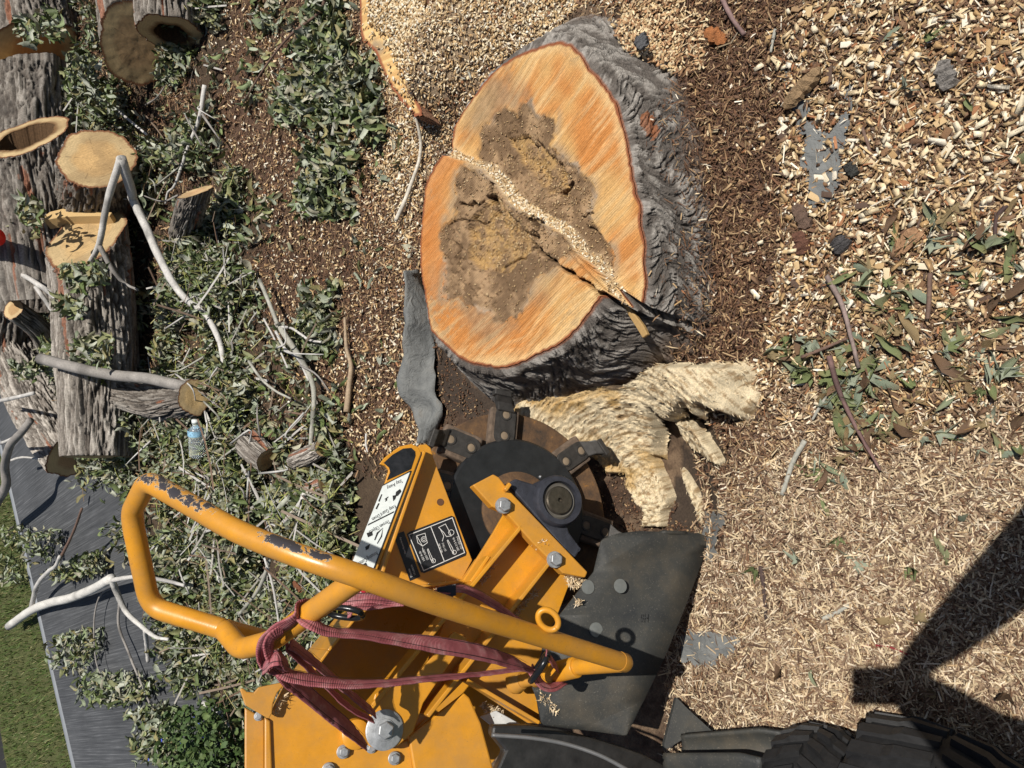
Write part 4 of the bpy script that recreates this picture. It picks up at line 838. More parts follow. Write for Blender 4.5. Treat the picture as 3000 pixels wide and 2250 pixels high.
def slabstick(name, a, b, wd, th, up, col, label, cat, mat=None):
    A_, B_ = gp(*a, up), gp(*b, up); ex = (B_ - A_) / 2; ey = nrm(np.cross([0, 0, 1], ex)) * wd / 2
    n = 12; V = []
    r = np.random.default_rng(int(a[0]))
    for t in np.linspace(-1, 1, n):
        j = r.uniform(.65, 1.15) * (1 - .55 * abs(t) ** 4); tk = (1 - .5 * abs(t) ** 3) * .7
        for sx_, sz_ in ((-1, -.5), (1, -.5), (1.0, .35), (.2, .6), (-.8, .5)):
            V.append((A_ + B_) / 2 + ex * (t + r.uniform(-.02, .02)) + ey * sx_ * j + np.array([0, 0, th * sz_ * tk + .1 * th * r.normal()]) + ey * .12 * r.normal())
    V = np.array(V); Fc = [tuple(q) for q in gridfaces(n, 5, True)] + [(0, 1, 2, 3, 4), tuple(n * 5 - 1 - np.arange(5))]
    return tag(obj(name, V, Fc, mat or MBARK, None, np.clip(np.array(col) * (.8 + .4 * fbm(V * 50, 2, 3))[:, None], 0, .9), smooth=False), label, cat)
slabstick('split_stick', (2297, 316), (2405, 200), .030, .022, .03, (.30, .20, .11), 'flat split wooden stick lying across the torn fabric', 'stick')
slabstick('bark_chunk', (2760, 178), (2778, 262), .036, .03, .025, (.24, .22, .20), 'grey weathered bark chunk lying in pale chips', 'bark')
slabstick('bark_chunk', (2330, 600), (2365, 670), .034, .02, .02, (.17, .11, .08), 'brown bark sliver below the torn fabric', 'bark')
slabstick('bark_chunk', (2335, 680), (2355, 745), .036, .018, .018, (.15, .07, .045), 'reddish brown bark strip lower down from the torn fabric', 'bark')
slabstick('bark_chunk', (2480, 482), (2508, 515), .028, .018, .02, (.05, .05, .045), 'blackish bark flake at the edge of the torn fabric', 'bark')
slabstick('bark_chunk', (2066, 92), (2125, 125), .032, .015, .02, (.36, .14, .05), 'orange brown bark slab on dark mulch', 'bark')
slabstick('bark_chunk', (2640, 690), (2675, 720), .07, .01, .02, (.38, .22, .12), 'broad tan bark flake among chips', 'bark')
slabstick('bark_chunk', (2445, 700), (2475, 735), .04, .02, .018, (.07, .065, .065), 'charcoal bark lump near loose leaves', 'bark')
slabstick('bark_chunk', (1868, 108), (1890, 140), .035, .02, .11, (.11, .11, .115), 'dark grey bark lump on the orange sawdust heap', 'bark')
slabstick('bark_chunk', (860, 1705), (905, 1765), .03, .015, .12, (.20, .08, .04), 'red brown bark strip in leaves beside the guard handle', 'bark')

# ------------------------------------------------------------------ logs
def log(label, pts, radii, n0=None, n1=None, seed=0, hollow=None, cap0=True, cap1=True, pale=.5, group=None, cat='log', facecol=None, f=1.0, name='log'):
    """pts: 3D axis; n0 / n1: normals of the saw cuts at its ends"""
    P = np.array(pts, float); L = np.sum(np.linalg.norm(np.diff(P, axis=0), axis=1)); n = max(24, int(L / .010)); C_ = catmull(P, n) if len(P) > 2 else polyline(P, n)
    R_ = np.interp(np.linspace(0, 1, n), np.linspace(0, 1, len(radii)), radii); seg = 220
    T, N, B = frames(C_); a = np.linspace(0, 2 * pi, seg, endpoint=False); arcs = a[None] * np.mean(radii) + 0 * R_[:, None]; ln = np.linspace(0, L, n)[:, None] + seed * 3.1
    wob = fbm(xyz(np.cos(a)[None] * 2 + 0 * ln, np.sin(a)[None] * 2 + ln * 2, seed), 3, seed + 5)
    # furrows run along the log
    q = np.stack([np.cos(a)[None] * np.mean(radii) * 62 * f + wob * 1.5, np.sin(a)[None] * np.mean(radii) * 62 * f + 0 * ln, ln * 6.5 * f + wob * 3], -1)
    fur = fbm(q, 4, seed + 7); fine = fbm(q * np.array([2.5, 2.5, 5]), 3, seed + 9); ridge = ss(.0, .22, np.abs(2 * fur - 1))
    rr = R_[:, None] * (1 + .34 * (wob - .5)) + (.020 * (ridge - .8) + .010 * (fine - .5)) * min(1, np.mean(radii) / .12)
    sm_ = ss(0, 3, np.minimum(np.arange(n), n - 1 - np.arange(n)))[:, None]; rr = rr * (.25 + .75 * sm_) + (R_[:, None] * (1 + .34 * (wob - .5)) + .003 * (fine - .5)) * (.75 - .75 * sm_)
    d = N[:, None] * np.cos(a)[None, :, None] + B[:, None] * np.sin(a)[None, :, None]
    V = C_[:, None] + d * rr[..., None]
    for end, nn in ((0, n0), (-1, n1)):
        if nn is None: continue
        nn = nrm(nn); ax = T[end] * (1 if end else -1)      # outward axis
        c0 = C_[end]
        # push whatever lies beyond the cut plane back onto it
        over = (V - c0) @ nn; den = ax @ nn
        V = np.where((over > 0)[..., None], V - (over / den)[..., None] * ax, V)
        V[end] = V[end] - (((V[end] - c0) @ nn) / den)[:, None] * ax
    c = mixc(np.broadcast_to(np.array([.17, .142, .118]), V.shape), np.array([.45, .41, .36]) * (.6 + pale * .6), ss(.3, .7, fine * .5 + fur * .3 + .2 * wob))
    c = mixc(c, np.array([.05, .04, .034]), (1 - ridge) * .85)
    c = mixc(c, np.array([.33, .13, .07]), .8 * (fbm(q * .35 + 7, 3, seed + 31) > .69))
    t = thing(name, (*C_[n // 2][:2], 0), label, cat, group)
    obj('bark', V.reshape(-1, 3), gridfaces(n, seg, True), MBARK, t, c.reshape(-1, 3))
    for end, on in ((0, cap0), (-1, cap1)):
        if not on: continue
        ring = V[end]; cen = ring.mean(0); K = 26; qs = np.linspace(0, 1, K)
        hol = hollow is not None and end == 0
        qq = qs * (1 - hollow) + hollow if hol else qs
        W_ = cen + (ring[None] - cen) * qq[:, None, None]
        nn = nrm(np.cross(ring[40] - cen, ring[0] - cen)); ax = T[end] * (1 if end else -1); nn = nn * np.sign(nn @ ax)
        W_ = W_ + nn * .001 + (nn * .004) * (fbm(W_ * 25, 3, seed) - .5)[..., None]
        rr_ = np.broadcast_to(qq[:, None], (K, seg)); nz_ = fbm(W_ * 14, 3, seed + 3); ringp = .5 + .5 * np.sin(rr_ * 70 + nz_ * 8)
        h0 = np.array(facecol if facecol else (.40, .25, .115)); s0 = np.array([.52, .38, .20])
        cc = mixc(np.broadcast_to(h0, W_.shape), s0, ss(.5, .72, rr_ + .3 * (nz_ - .5))); cc = cc * (.9 + .14 * ringp[..., None]) * (.8 + .4 * nz_[..., None])
        aa_ = np.broadcast_to(a[None], (K, seg)); ck = (np.abs(((aa_ * 5 / (2 * pi) + seed * .37 + .1 * nz_) % 1) - .5) > .492) & (rr_ < .35 + .5 * vn(xyz(np.floor(aa_ * 5 / (2 * pi) + seed * .37) * 3.3, 1.0), seed)); cc = np.where(ck[..., None], cc * .4, cc)
        cc = mixc(cc, np.array([.30, .20, .10]), .5 * ss(.52, .66, fbm(W_ * 9 + seed, 3, seed + 8)))
        cc = mixc(cc, np.array([.20, .085, .04]), ss(.945, .965, rr_ + .02 * (nz_ - .5)))
        if hol: cc = mixc(cc, np.array([.16, .085, .035]), 1 - ss(hollow, hollow + .18, rr_ + .1 * (nz_ - .5)))
        fq = gridfaces(K, seg, True)
        obj('cut_face', W_.reshape(-1, 3), fq if end else fq[:, ::-1].copy(), MSAW if seed in (11, 15) else MWOOD, t, np.clip(cc, 0, .9).reshape(-1, 3))
        if hol:
            inn = cen + (ring - cen) * hollow * 1.01; dep = [inn + nn * .001] + [cen + (inn - cen) * (1 - .08 * k2) - ax * (.06 * k2 - .012 * (fbm(inn * 40, 2, k2) - .5)[:, None]) for k2 in range(1, 5)]
            D_ = np.array(dep); V2 = np.vstack([D_.reshape(-1, 3), D_[-1].mean(0)]); j = np.arange(seg)
            obj('hollow', V2, [gridfaces(5, seg, True), np.stack([4 * seg + j, 4 * seg + (j + 1) % seg, np.full(seg, 5 * seg)], -1)], MBARK, t, np.array([.10, .055, .025]))
    return t
g_ = 'sawn maple logs piled at the edge of the lawn'
# crotch log: two stems leaving the frame
a0 = pz(402, 125, .21); log('sawn maple log with a broad clean shaded face and a pale splinter ridge', [a0, a0 + np.array([.55, .05, .02]), a0 + np.array([1.3, .15, .03])], [.165, .175, .19], n0=(-.75, -.72, .15), seed=3, facecol=(.44, .29, .15), group=g_)
a0 = pz(500, 98, .19); log('hollow maple log with a black rotted heart in its sawn end', [a0, a0 + np.array([.5, .04, .02]), a0 + np.array([1.3, .16, .03])], [.145, .155, .17], n0=(-1, -.12, .05), seed=5, hollow=.5, facecol=(.34, .22, .11), group=g_)
# broken log in the top corner
a0 = pz(110, 150, .30); log('broken maple log with an orange torn edge above its brown cut', [a0, a0 + np.array([.5, .2, .03]), a0 + np.array([1.2, .5, .05])], [.24, .24, .25], n0=(-.8, -.55, -.2), seed=7, facecol=(.34, .18, .08), group=g_)
# big trunk with two sawn stubs
a0 = pz(100, 300, .30); log('massive rough trunk lying behind the sawn stubs', [a0 + np.array([.15, .05, 0]), a0 + np.array([-.45, -.05, 0]), a0 + np.array([-1.25, .02, -.03])], [.27, .28, .26], n0=(1, .3, .2), seed=9, pale=.45, group=g_)
a0 = pz(282, 466, .36); log('maple log with a round sunlit sawn face crossed by leaf shadow', [a0, a0 + np.array([-.10, .3, -.09]), a0 + np.array([-.25, .8, -.14])], [.165, .18, .19], n0=(.34, -.80, .5), seed=11, pale=.35, facecol=(.56, .36, .16), group=g_)
a0 = pz(76, 402, .52); log('hollow sawn stub with a bright ring of wood round a dark core', [a0, a0 + np.array([-.3, .02, -.06]), a0 + np.array([-.8, .06, -.15])], [.20, .21, .22], n0=(.72, -.38, .58), seed=13, hollow=.66, facecol=(.5, .28, .1), group=g_)
a0 = pz(255, 692, .36); BN0 = nrm((.62, -.48, .62)); BA0 = a0; log('broad pale-barked log with a stepped bright sawn face', [a0, a0 + np.array([-.5, .03, -.05]), a0 + np.array([-1.1, .06, -.08])], [.178, .185, .175], n0=BN0, n1=(-1, -.1, .1), seed=15, pale=1.15, facecol=(.56, .38, .18), group=g_)
# wedge left by the felling notch on its face
def onface(x, y, off=0.0):
    r = ray(x, y); return CAM + r * (((BA0 - CAM) @ BN0 + off) / (r @ BN0))
wp = [(148, 672), (195, 664), (240, 661), (290, 660), (338, 660), (345, 650), (318, 640), (262, 634), (205, 638), (165, 648), (148, 660)]
WB = np.array([onface(x, y, -.01) for x, y in wp]); WT = WB + BN0 * .06; n = len(wp)
bl_ = [o for o in COL.objects if o.type == 'EMPTY' and o.get('label', '').startswith('broad pale-barked')][0]
bevel(obj('felling_step', np.vstack([WT, WB]), [tuple(range(n))[::-1], tuple(range(n, 2 * n))] + [(i, (i + 1) % n, n + (i + 1) % n, n + i) for i in range(n)], MWOOD, bl_, np.tile((.54, .37, .17), (2 * n, 1)), smooth=False), .003)
a0 = pz(215, 1335, .15); log('white-barked log slanting down onto the concrete walk', [a0, pz(120, 1180, .2), pz(40, 1030, .24), pz(-90, 830, .27)], [.15, .165, .175, .18], n0=(-.5, -.85, -.1), seed=17, pale=1.25, facecol=(.42, .26, .13), group=g_)
a0 = pz(25, 640, .34); log('tall rough log lying between stub and broad log', [a0 + np.array([.1, .15, 0]), a0 + np.array([-.4, .22, 0]), a0 + np.array([-1.0, .3, 0])], [.2, .21, .2], n0=(1, 0, .3), seed=19, pale=.5, group=g_)
a0 = pz(40, 905, .55); log('small branch stub with an oval sawn top beside the white log', [a0, a0 + np.array([-.1, .1, -.15]), a0 + np.array([-.3, .3, -.3])], [.055, .06, .07], n0=(.3, -.5, .8), seed=21, pale=.8, group='small sawn pieces')
a0 = gp(575, 562, .20); log('short grey log stub with a slanting tan cut in the litter', [a0, gp(560, 610, .16), gp(535, 690, .06)], [.058, .06, .06], n0=(.8, -.1, .6), seed=23, f=1.6, pale=.4, facecol=(.6, .38, .2), group='small sawn pieces')
a0 = gp(335, 1150, .15); log('dark knotty log with a curled sawn knot among the leaves', [a0, gp(400, 1165, .13), gp(480, 1180, .12), gp(570, 1165, .1)], [.06, .075, .085, .075], n0=(.1, .6, .6), seed=25, f=1.5, pale=.25, hollow=.35, facecol=(.6, .42, .2), group='small sawn pieces')
a0 = gp(722, 1292, .08); log('grey smooth log chunk half buried in leaves', [a0, gp(750, 1318, .07), gp(782, 1345, .06)], [.055, .055, .05], seed=27, f=1.5, pale=.9, group='small sawn pieces')
a0 = gp(942, 1315, .07); log('white flaky log chunk at the end of the grey branch', [a0, gp(905, 1335, .07), gp(865, 1352, .05)], [.03, .036, .034], seed=29, f=2, pale=1.4, group='small sawn pieces')
a0 = gp(948, 1418, .07); log('white flaky broken branch end near the guard', [a0, gp(915, 1430, .08), gp(885, 1425, .08)], [.028, .03, .02], seed=31, f=2, pale=1.4, group='small sawn pieces')
branch('branch', [(905, 1420), (890, 1450), (880, 1475), (845, 1515), (815, 1550), (802, 1575)], .011, .007, [.09, .11, .12, .12, .12, .1], 'bent pale branch rising from the white broken end', col=WH)
branch('branch', [(790, 1640), (770, 1700), (745, 1745), (700, 1800)], .008, .006, .13, 'grey forked branch seen beneath the yellow handle', col=GN)
branch('twig', [(775, 1635), (800, 1720), (818, 1830)], .005, .004, .15, 'long thin white twig running towards the red strap', 'twig', WH)

# low second stump, sawn almost at the ground
LOWP = [(1053, -40), (1056, 90), (1065, 119), (1101, 152), (1134, 235), (1177, 297), (1214, 340), (1240, 338), (1215, 285), (1240, 200), (1260, 60), (1240, -40)]
ls = thing('low_stump', gp(1130, 80), 'low second stump sawn off near the ground and half buried in sawdust', 'stump')
zl = .11; W_ = np.array([pz(x, y, zl)[:2] for x, y in LOWP]); cell = .004
x = np.arange(W_[:, 0].min() - .01, W_[:, 0].max() + .01, cell); y = np.arange(W_[:, 1].min() - .01, W_[:, 1].max() + .01, cell); X, Y = np.meshgrid(x, y, indexing='ij')
cxm, cym = X[:-1, :-1], Y[:-1, :-1]; keep = inpoly(cxm + .012 * (fbm(xyz(cxm * 40, cym * 40), 3, 4) - .5), cym + .012 * (fbm(xyz(cxm * 40, cym * 40), 3, 6) - .5), W_)
gn = fbm(xyz(X * 90, Y * 6), 3, 3); g2 = fbm(xyz(X * 9, Y * 9), 3, 5); ed = polydist(X, Y, W_)
c = mixc(np.broadcast_to(np.array([.55, .33, .13]), X.shape + (3,)), np.array([.70, .48, .21]), ss(.4, .6, gn)); c = mixc(c, np.array([.34, .25, .15]), ss(.5, .65, g2)); c = mixc(c, np.array([.27, .09, .04]), 1 - ss(.006, .013, ed))
Z = zl + .006 * (g2 - .5) + .002 * (gn - .5); Q = gridfaces(len(x), len(y))[:, ::-1][keep.ravel()]
u_, inv = np.unique(Q, return_inverse=True); obj('cut_face', np.stack([X, Y, Z], -1).reshape(-1, 3)[u_], inv.reshape(-1, 4), MWOOD, ls, c.reshape(-1, 3)[u_])
sk_ = polyline(np.vstack([W_, W_[:1]]), 501)[:-1]; lv = 14; hh = np.linspace(0, 1, lv)[:, None]
wn = fbm(xyz(np.arange(500) * .15 + 0 * hh, hh * 5), 3, 9); cen = W_.mean(0); dirn = sk_ - cen; dirn /= np.linalg.norm(dirn, axis=1)[:, None]
sv = np.stack([sk_[None, :, 0] + dirn[None, :, 0] * (.03 * hh + .016 * (wn - .5)), sk_[None, :, 1] + dirn[None, :, 1] * (.03 * hh + .016 * (wn - .5)), zl - .002 - hh * .16 + 0 * wn], -1)
obj('bark', sv.reshape(-1, 3), gridfaces(lv, 500, True), MBARK, ls, np.clip(np.array([.26, .14, .085]) * (.6 + .9 * wn)[..., None], 0, 1).reshape(-1, 3))
xx = rng.uniform(W_[:, 0].min(), W_[:, 0].max(), 9000); yy = rng.uniform(W_[:, 1].min(), W_[:, 1].max(), 9000)
dens = .9 * ss(.05, .11, polydist(xx, yy, W_[:7], False) + .05 * (fbm(xyz(xx * 9, yy * 9), 3, 5) - .5)) + .03
k_ = inpoly(xx, yy, W_) & (rng.random(9000) < dens); m = k_.sum()
cr = instances(BLK + SHAV, np.stack([xx[k_], yy[k_], np.full(m, zl + .006) + rng.uniform(0, .01, m)], -1), rotmats(rng.uniform(0, 6.3, m), rng.normal(0, .4, m), rng.normal(0, .4, m)), np.stack([rng.uniform(.006, .016, m), rng.uniform(.003, .008, m), rng.uniform(.002, .005, m)], -1), pick(PALE, m)) if False else instances(BLK, np.stack([xx[k_], yy[k_], np.full(m, zl + .006) + rng.uniform(0, .01, m)], -1), rotmats(rng.uniform(0, 6.3, m), rng.normal(0, .4, m), rng.normal(0, .4, m)), np.stack([rng.uniform(.006, .016, m), rng.uniform(.003, .008, m), rng.uniform(.002, .005, m)], -1), pick(PALE, m))
obj('sawdust', cr[0], cr[1], MCHIP, None, cr[2], smooth=False, kind='stuff')['label'] = 'pale sawdust heaped on the low stump'
# lawn blades, hedge plant with blue flowers, leafy sprigs on the walk
n = 16000; dd = rng.uniform(-1.6, -.03, n); aa = rng.uniform(-2.5, 4.5, n); x = E1[0] + SD[0] * aa + SN[0] * dd; y = E1[1] + SD[1] * aa + SN[1] * dd
bl = (np.array([(-.5, 0, 0), (.5, 0, 0), (.25, .2, .6), (0, .6, 1.0)]), np.array([(0, 1, 2, 3)]))
V, Q, C_ = instances([bl], np.stack([x, y, gz(x, y)], -1), rotmats(rng.uniform(0, 6.3, n), rng.normal(0, .25, n), rng.normal(0, .25, n)), np.stack([np.full(n, .007), np.full(n, .03), rng.uniform(.02, .05, n)], -1), pick([(.08, .13, .03), (.11, .16, .04), (.06, .10, .02), (.2, .19, .08)], n))
obj('grass', V, Q, MLEAF, None, C_, kind='stuff')['label'] = 'short green lawn grass beyond the concrete walk'
BUSH = [(600, 2050), (700, 2040), (735, 2110), (735, 2300), (560, 2300), (520, 2190), (570, 2120)]
ovl = (np.array([(-.5, 0, 0), (-.15, -.28, .06), (.25, -.22, .05), (.5, 0, -.05), (.25, .22, .05), (-.15, .28, .06)]), np.array([(0, 1, 5), (1, 2, 5), (2, 4, 5), (2, 3, 4)]))
bt = thing('flowering_shrub', gp(640, 2180), 'low dark green shrub with small blue flowers beside the yellow body', 'shrub')
def bushpts(n, h0, h1):
    x, y = on_ground(n * 2, 500, 900, 1990, 2400); k_ = inpoly(x, y, wpoly(BUSH, .12)); x, y = x[k_], y[k_]; return np.stack([x, y, gz(x, y) + rng.uniform(h0, h1, len(x))], -1)
P = bushpts(3600, .02, .26); m = len(P)
V, Q, C_ = instances([ovl], P, rotmats(rng.uniform(0, 6.3, m), rng.normal(0, .6, m), rng.normal(0, .6, m)), np.repeat(rng.uniform(.02, .042, m)[:, None], 3, 1), pick([(.045, .085, .02), (.06, .10, .03), (.035, .06, .015), (.09, .13, .04)], m))
obj('foliage', V, Q, MLEAF, bt, C_, smooth=False)
for i, P in enumerate(bushpts(60, .2, .27)[:11]):
    V = [P + .010 * np.array([cos(t), sin(t), .2]) for t in np.linspace(0, 2 * pi, 10, endpoint=False) ]; V = np.array([v if j % 2 == 0 else P + (v - P) * .45 for j, v in enumerate(V)] + [P])
    obj('flower', V, [(j, (j + 1) % 10, 10) for j in range(10)], MLEAF, bt, np.array([.09, .12, .55]))
for poly, n_, up in (([(60, 1540), (130, 1530), (180, 1590), (150, 1600), (80, 1570)], 60, .16), ([(150, 1560), (240, 1530), (230, 1620), (170, 1650)], 150, .2), ([(50, 1660), (130, 1670), (120, 1700), (60, 1700)], 60, .12), ([(0, 1600), (70, 1620), (80, 1660), (10, 1640)], 70, .12),
                    ([(220, 1850), (340, 1820), (370, 1880), (300, 1960), (220, 1930)], 220, .11), ([(300, 1960), (460, 1950), (540, 1990), (480, 2040), (330, 2040)], 300, .11), ([(230, 1660), (360, 1600), (380, 1660), (260, 1690)], 260, .12), ([(450, 2060), (560, 2040), (620, 2100), (520, 2110)], 260, .11), ([(480, 2120), (560, 2110), (600, 2190), (500, 2200)], 260, .12)):
    pa = np.array(poly); x, y = on_ground(n_ * 3, pa[:, 0].min(), pa[:, 0].max(), pa[:, 1].min(), pa[:, 1].max()); k_ = inpoly(x, y, wpoly(poly)); x, y = x[k_][:n_], y[k_][:n_]; m = len(x)
    V, Q, C_ = instances(CURL, np.stack([x, y, .075 + rng.uniform(.005, up, m)], -1), rotmats(rng.uniform(0, 6.3, m), rng.normal(0, .6, m), rng.normal(0, .6, m)), np.repeat(rng.uniform(.04, .075, m)[:, None], 3, 1), pal_leaf(x, y, m))
    obj('leaf_litter', V, Q, MLEAF, None, C_, smooth=False, kind='stuff')['label'] = 'sprig of wilted leaves lying on the concrete walk'
# leafy sprigs fallen across the log pile
for poly, up, n_ in (([(180, 775), (300, 770), (320, 820), (230, 850), (180, 830)], .50, 130), ([(110, 980), (330, 985), (330, 1060), (130, 1065)], .42, 260), ([(0, 560), (130, 590), (110, 690), (10, 680)], .56, 150), ([(150, 860), (250, 880), (240, 930), (160, 920)], .5, 60), ([(40, 60), (160, 20), (200, 110), (70, 130)], .58, 120), ([(200, 150), (300, 170), (260, 290), (190, 280)], .35, 160), ([(260, 1180), (380, 1200), (360, 1260), (250, 1260)], .22, 160), ([(120, 1010), (330, 1060), (320, 1120), (140, 1100)], .36, 140), ([(250, 230), (330, 260), (340, 330), (260, 330)], .3, 120), ([(20, 1060), (120, 1060), (110, 1120), (40, 1110)], .45, 60)):
    pa = np.array(poly); px_ = rng.uniform(pa[:, 0].min(), pa[:, 0].max(), n_ * 3); py_ = rng.uniform(pa[:, 1].min(), pa[:, 1].max(), n_ * 3); k_ = inpoly(px_, py_, poly)
    PP = np.array([pz(x, y, up + random.uniform(-.04, .05)) for x, y in zip(px_[k_][:n_], py_[k_][:n_])]); m = len(PP)
    V, Q, C_ = instances(CURL, PP, rotmats(rng.uniform(0, 6.3, m), rng.normal(0, .6, m), rng.normal(0, .6, m)), np.repeat(rng.uniform(.04, .085, m)[:, None], 3, 1), pal_leaf(PP[:, 0], PP[:, 1], m))
    obj('leaf_litter', V, Q, MLEAF, None, C_, smooth=False, kind='stuff')['label'] = 'sprig of wilted leaves fallen across the log pile'
# red can and bottle
rc = gp(-14, 694, .62)
V, Fc = tube(np.array([rc, rc + np.array([-.0, .25, .02])]), .045, 16); o = obj('fuel_can', V, Fc, plain('red_plastic', (.75, .02, .015), .35)); tag(o, 'bright red plastic can peeping out behind the rough logs', 'can')
bo = thing('water_bottle', gp(580, 1290), 'clear plastic water bottle with a blue label lying in leaves', 'bottle')
A_ = gp(577, 1338, .12); B_ = gp(572, 1236, .14); prf = [(0, .0), (.001, .024), (.05, .032), (.12, .032), (.2, .030), (.28, .032), (.36, .030), (.44, .032), (.52, .030), (.6, .032), (.72, .031), (.84, .02), (.9, .013), (1, .012)]
C_ = np.array([A_ + (B_ - A_) * t for t, _ in prf]); V, Fc = tube(C_, [r for _, r in prf], 28)
mg, t_, b_ = newmat('clear_plastic'); b_.inputs['Base Color'].default_value = (.9, .95, .97, 1); b_.inputs['Roughness'].default_value = .12; b_.inputs['Transmission Weight'].default_value = .85; b_.inputs['IOR'].default_value = 1.2
obj('bottle_body', V, Fc, mg, bo)
V, Fc = tube(np.array([A_ + (B_ - A_) * t for t in (.62, .64, .76, .78)]), [.0325, .033, .033, .0325], 28, False); obj('label_band', V, Fc, plain('blue_label', (.25, .45, .6), .4, 0, .5, 120), bo)
V, Fc = tube(np.array([A_ + (B_ - A_) * t for t in (.97, 1.06)]), .0145, 20); obj('cap', V, Fc, MWHITE, bo)

# ------------------------------------------------------------------ the stump grinder
WC = pd(1495, 1505, 1.935); e_ = radians(24); hd = nrm((.35, -1, 0)); NX = hd * cos(e_) + np.array([0, 0, sin(e_)])   # wheel centre and axle direction
UX = nrm(np.cross((0, 0, 1), NX)); VX = np.cross(NX, UX)
def pl(x, y, k=0.0):
    r = ray(x, y); return CAM + r * (((WC - CAM) @ NX + k) / (r @ NX))
mach = thing('stump_grinder', (*pl(1200, 1900, 0)[:2], 0), 'yellow stump grinder with toothed cutter wheel and tubular handle', 'machine')
def plate(name, poly, k1, th, mat, parent=None, bev=.0015, rnd=0):
    P = np.array([pl(x, y, k1(x, y) if callable(k1) else k1) for x, y in poly])
    for _ in range(rnd):
        P = np.vstack([[.8 * a + .2 * b, .2 * a + .8 * b] for a, b in zip(P, np.roll(P, -1, 0))])
    n = len(P); B = P - NX * th
    ar = np.sum(np.cross(P - P[0], np.roll(P, -1, 0) - P[0]), 0) @ NX
    top = tuple(range(n)) if ar > 0 else tuple(range(n))[::-1]; bot = tuple(n + i for i in top[::-1])
    sd = [(i, n + i, n + (i + 1) % n, (i + 1) % n) if ar > 0 else (i, (i + 1) % n, n + (i + 1) % n, n + i) for i in range(n)]
    o = obj(name, np.vstack([P, B]), [top, bot] + sd, mat, parent if parent is not None else mach, smooth=False)
    if bev: bevel(o, bev)
    return o
def disc(name, c, ax, prof_, mat, parent=None, seg=64, smooth=True):
    """lathe: prof_ list of (radius, height along ax)"""
    ax = nrm(ax); u = nrm(np.cross(ax, (0.3, .2, 1))); v = np.cross(ax, u); a = np.linspace(0, 2 * pi, seg, endpoint=False)
    V = np.array([[c + ax * h + r * (cos(t) * u + sin(t) * v) for t in a] for r, h in prof_]).reshape(-1, 3); n = len(prof_)
    Fc = [tuple(q) for q in gridfaces(n, seg, True)]
    if prof_[0][0] > 1e-5: Fc.append(tuple(range(seg))[::-1])
    if prof_[-1][0] > 1e-5: Fc.append(tuple((n - 1) * seg + i for i in range(seg)))
    o = obj(name, V, Fc, mat, parent if parent is not None else mach, smooth=smooth)
    if smooth:
        m = o.modifiers.new('es', 'EDGE_SPLIT'); m.split_angle = radians(40)
    return o
def hexbolt(c, ax, r, h, parent=None, washer=None, mat=None):
    ax = nrm(ax); o = None
    if washer:
        o = disc('washer', c, ax, [(washer, 0), (washer, .003), (washer - .002, .0042), (r * .6, .0042)], mat or MSTEEL, parent); parent = o; c = c + ax * .004
    b = disc('bolt', c, ax, [(r * .98, 0), (r, .001), (r, h - .002), (r * .86, h)], mat or MSTEEL, parent, 6, False); bevel(b, .001)
    disc('bolt_flange', c, ax, [(r * 1.25, 0), (r * 1.2, .0025), (r * .9, .003)], mat or MSTEEL, b, 32)
    return o or b
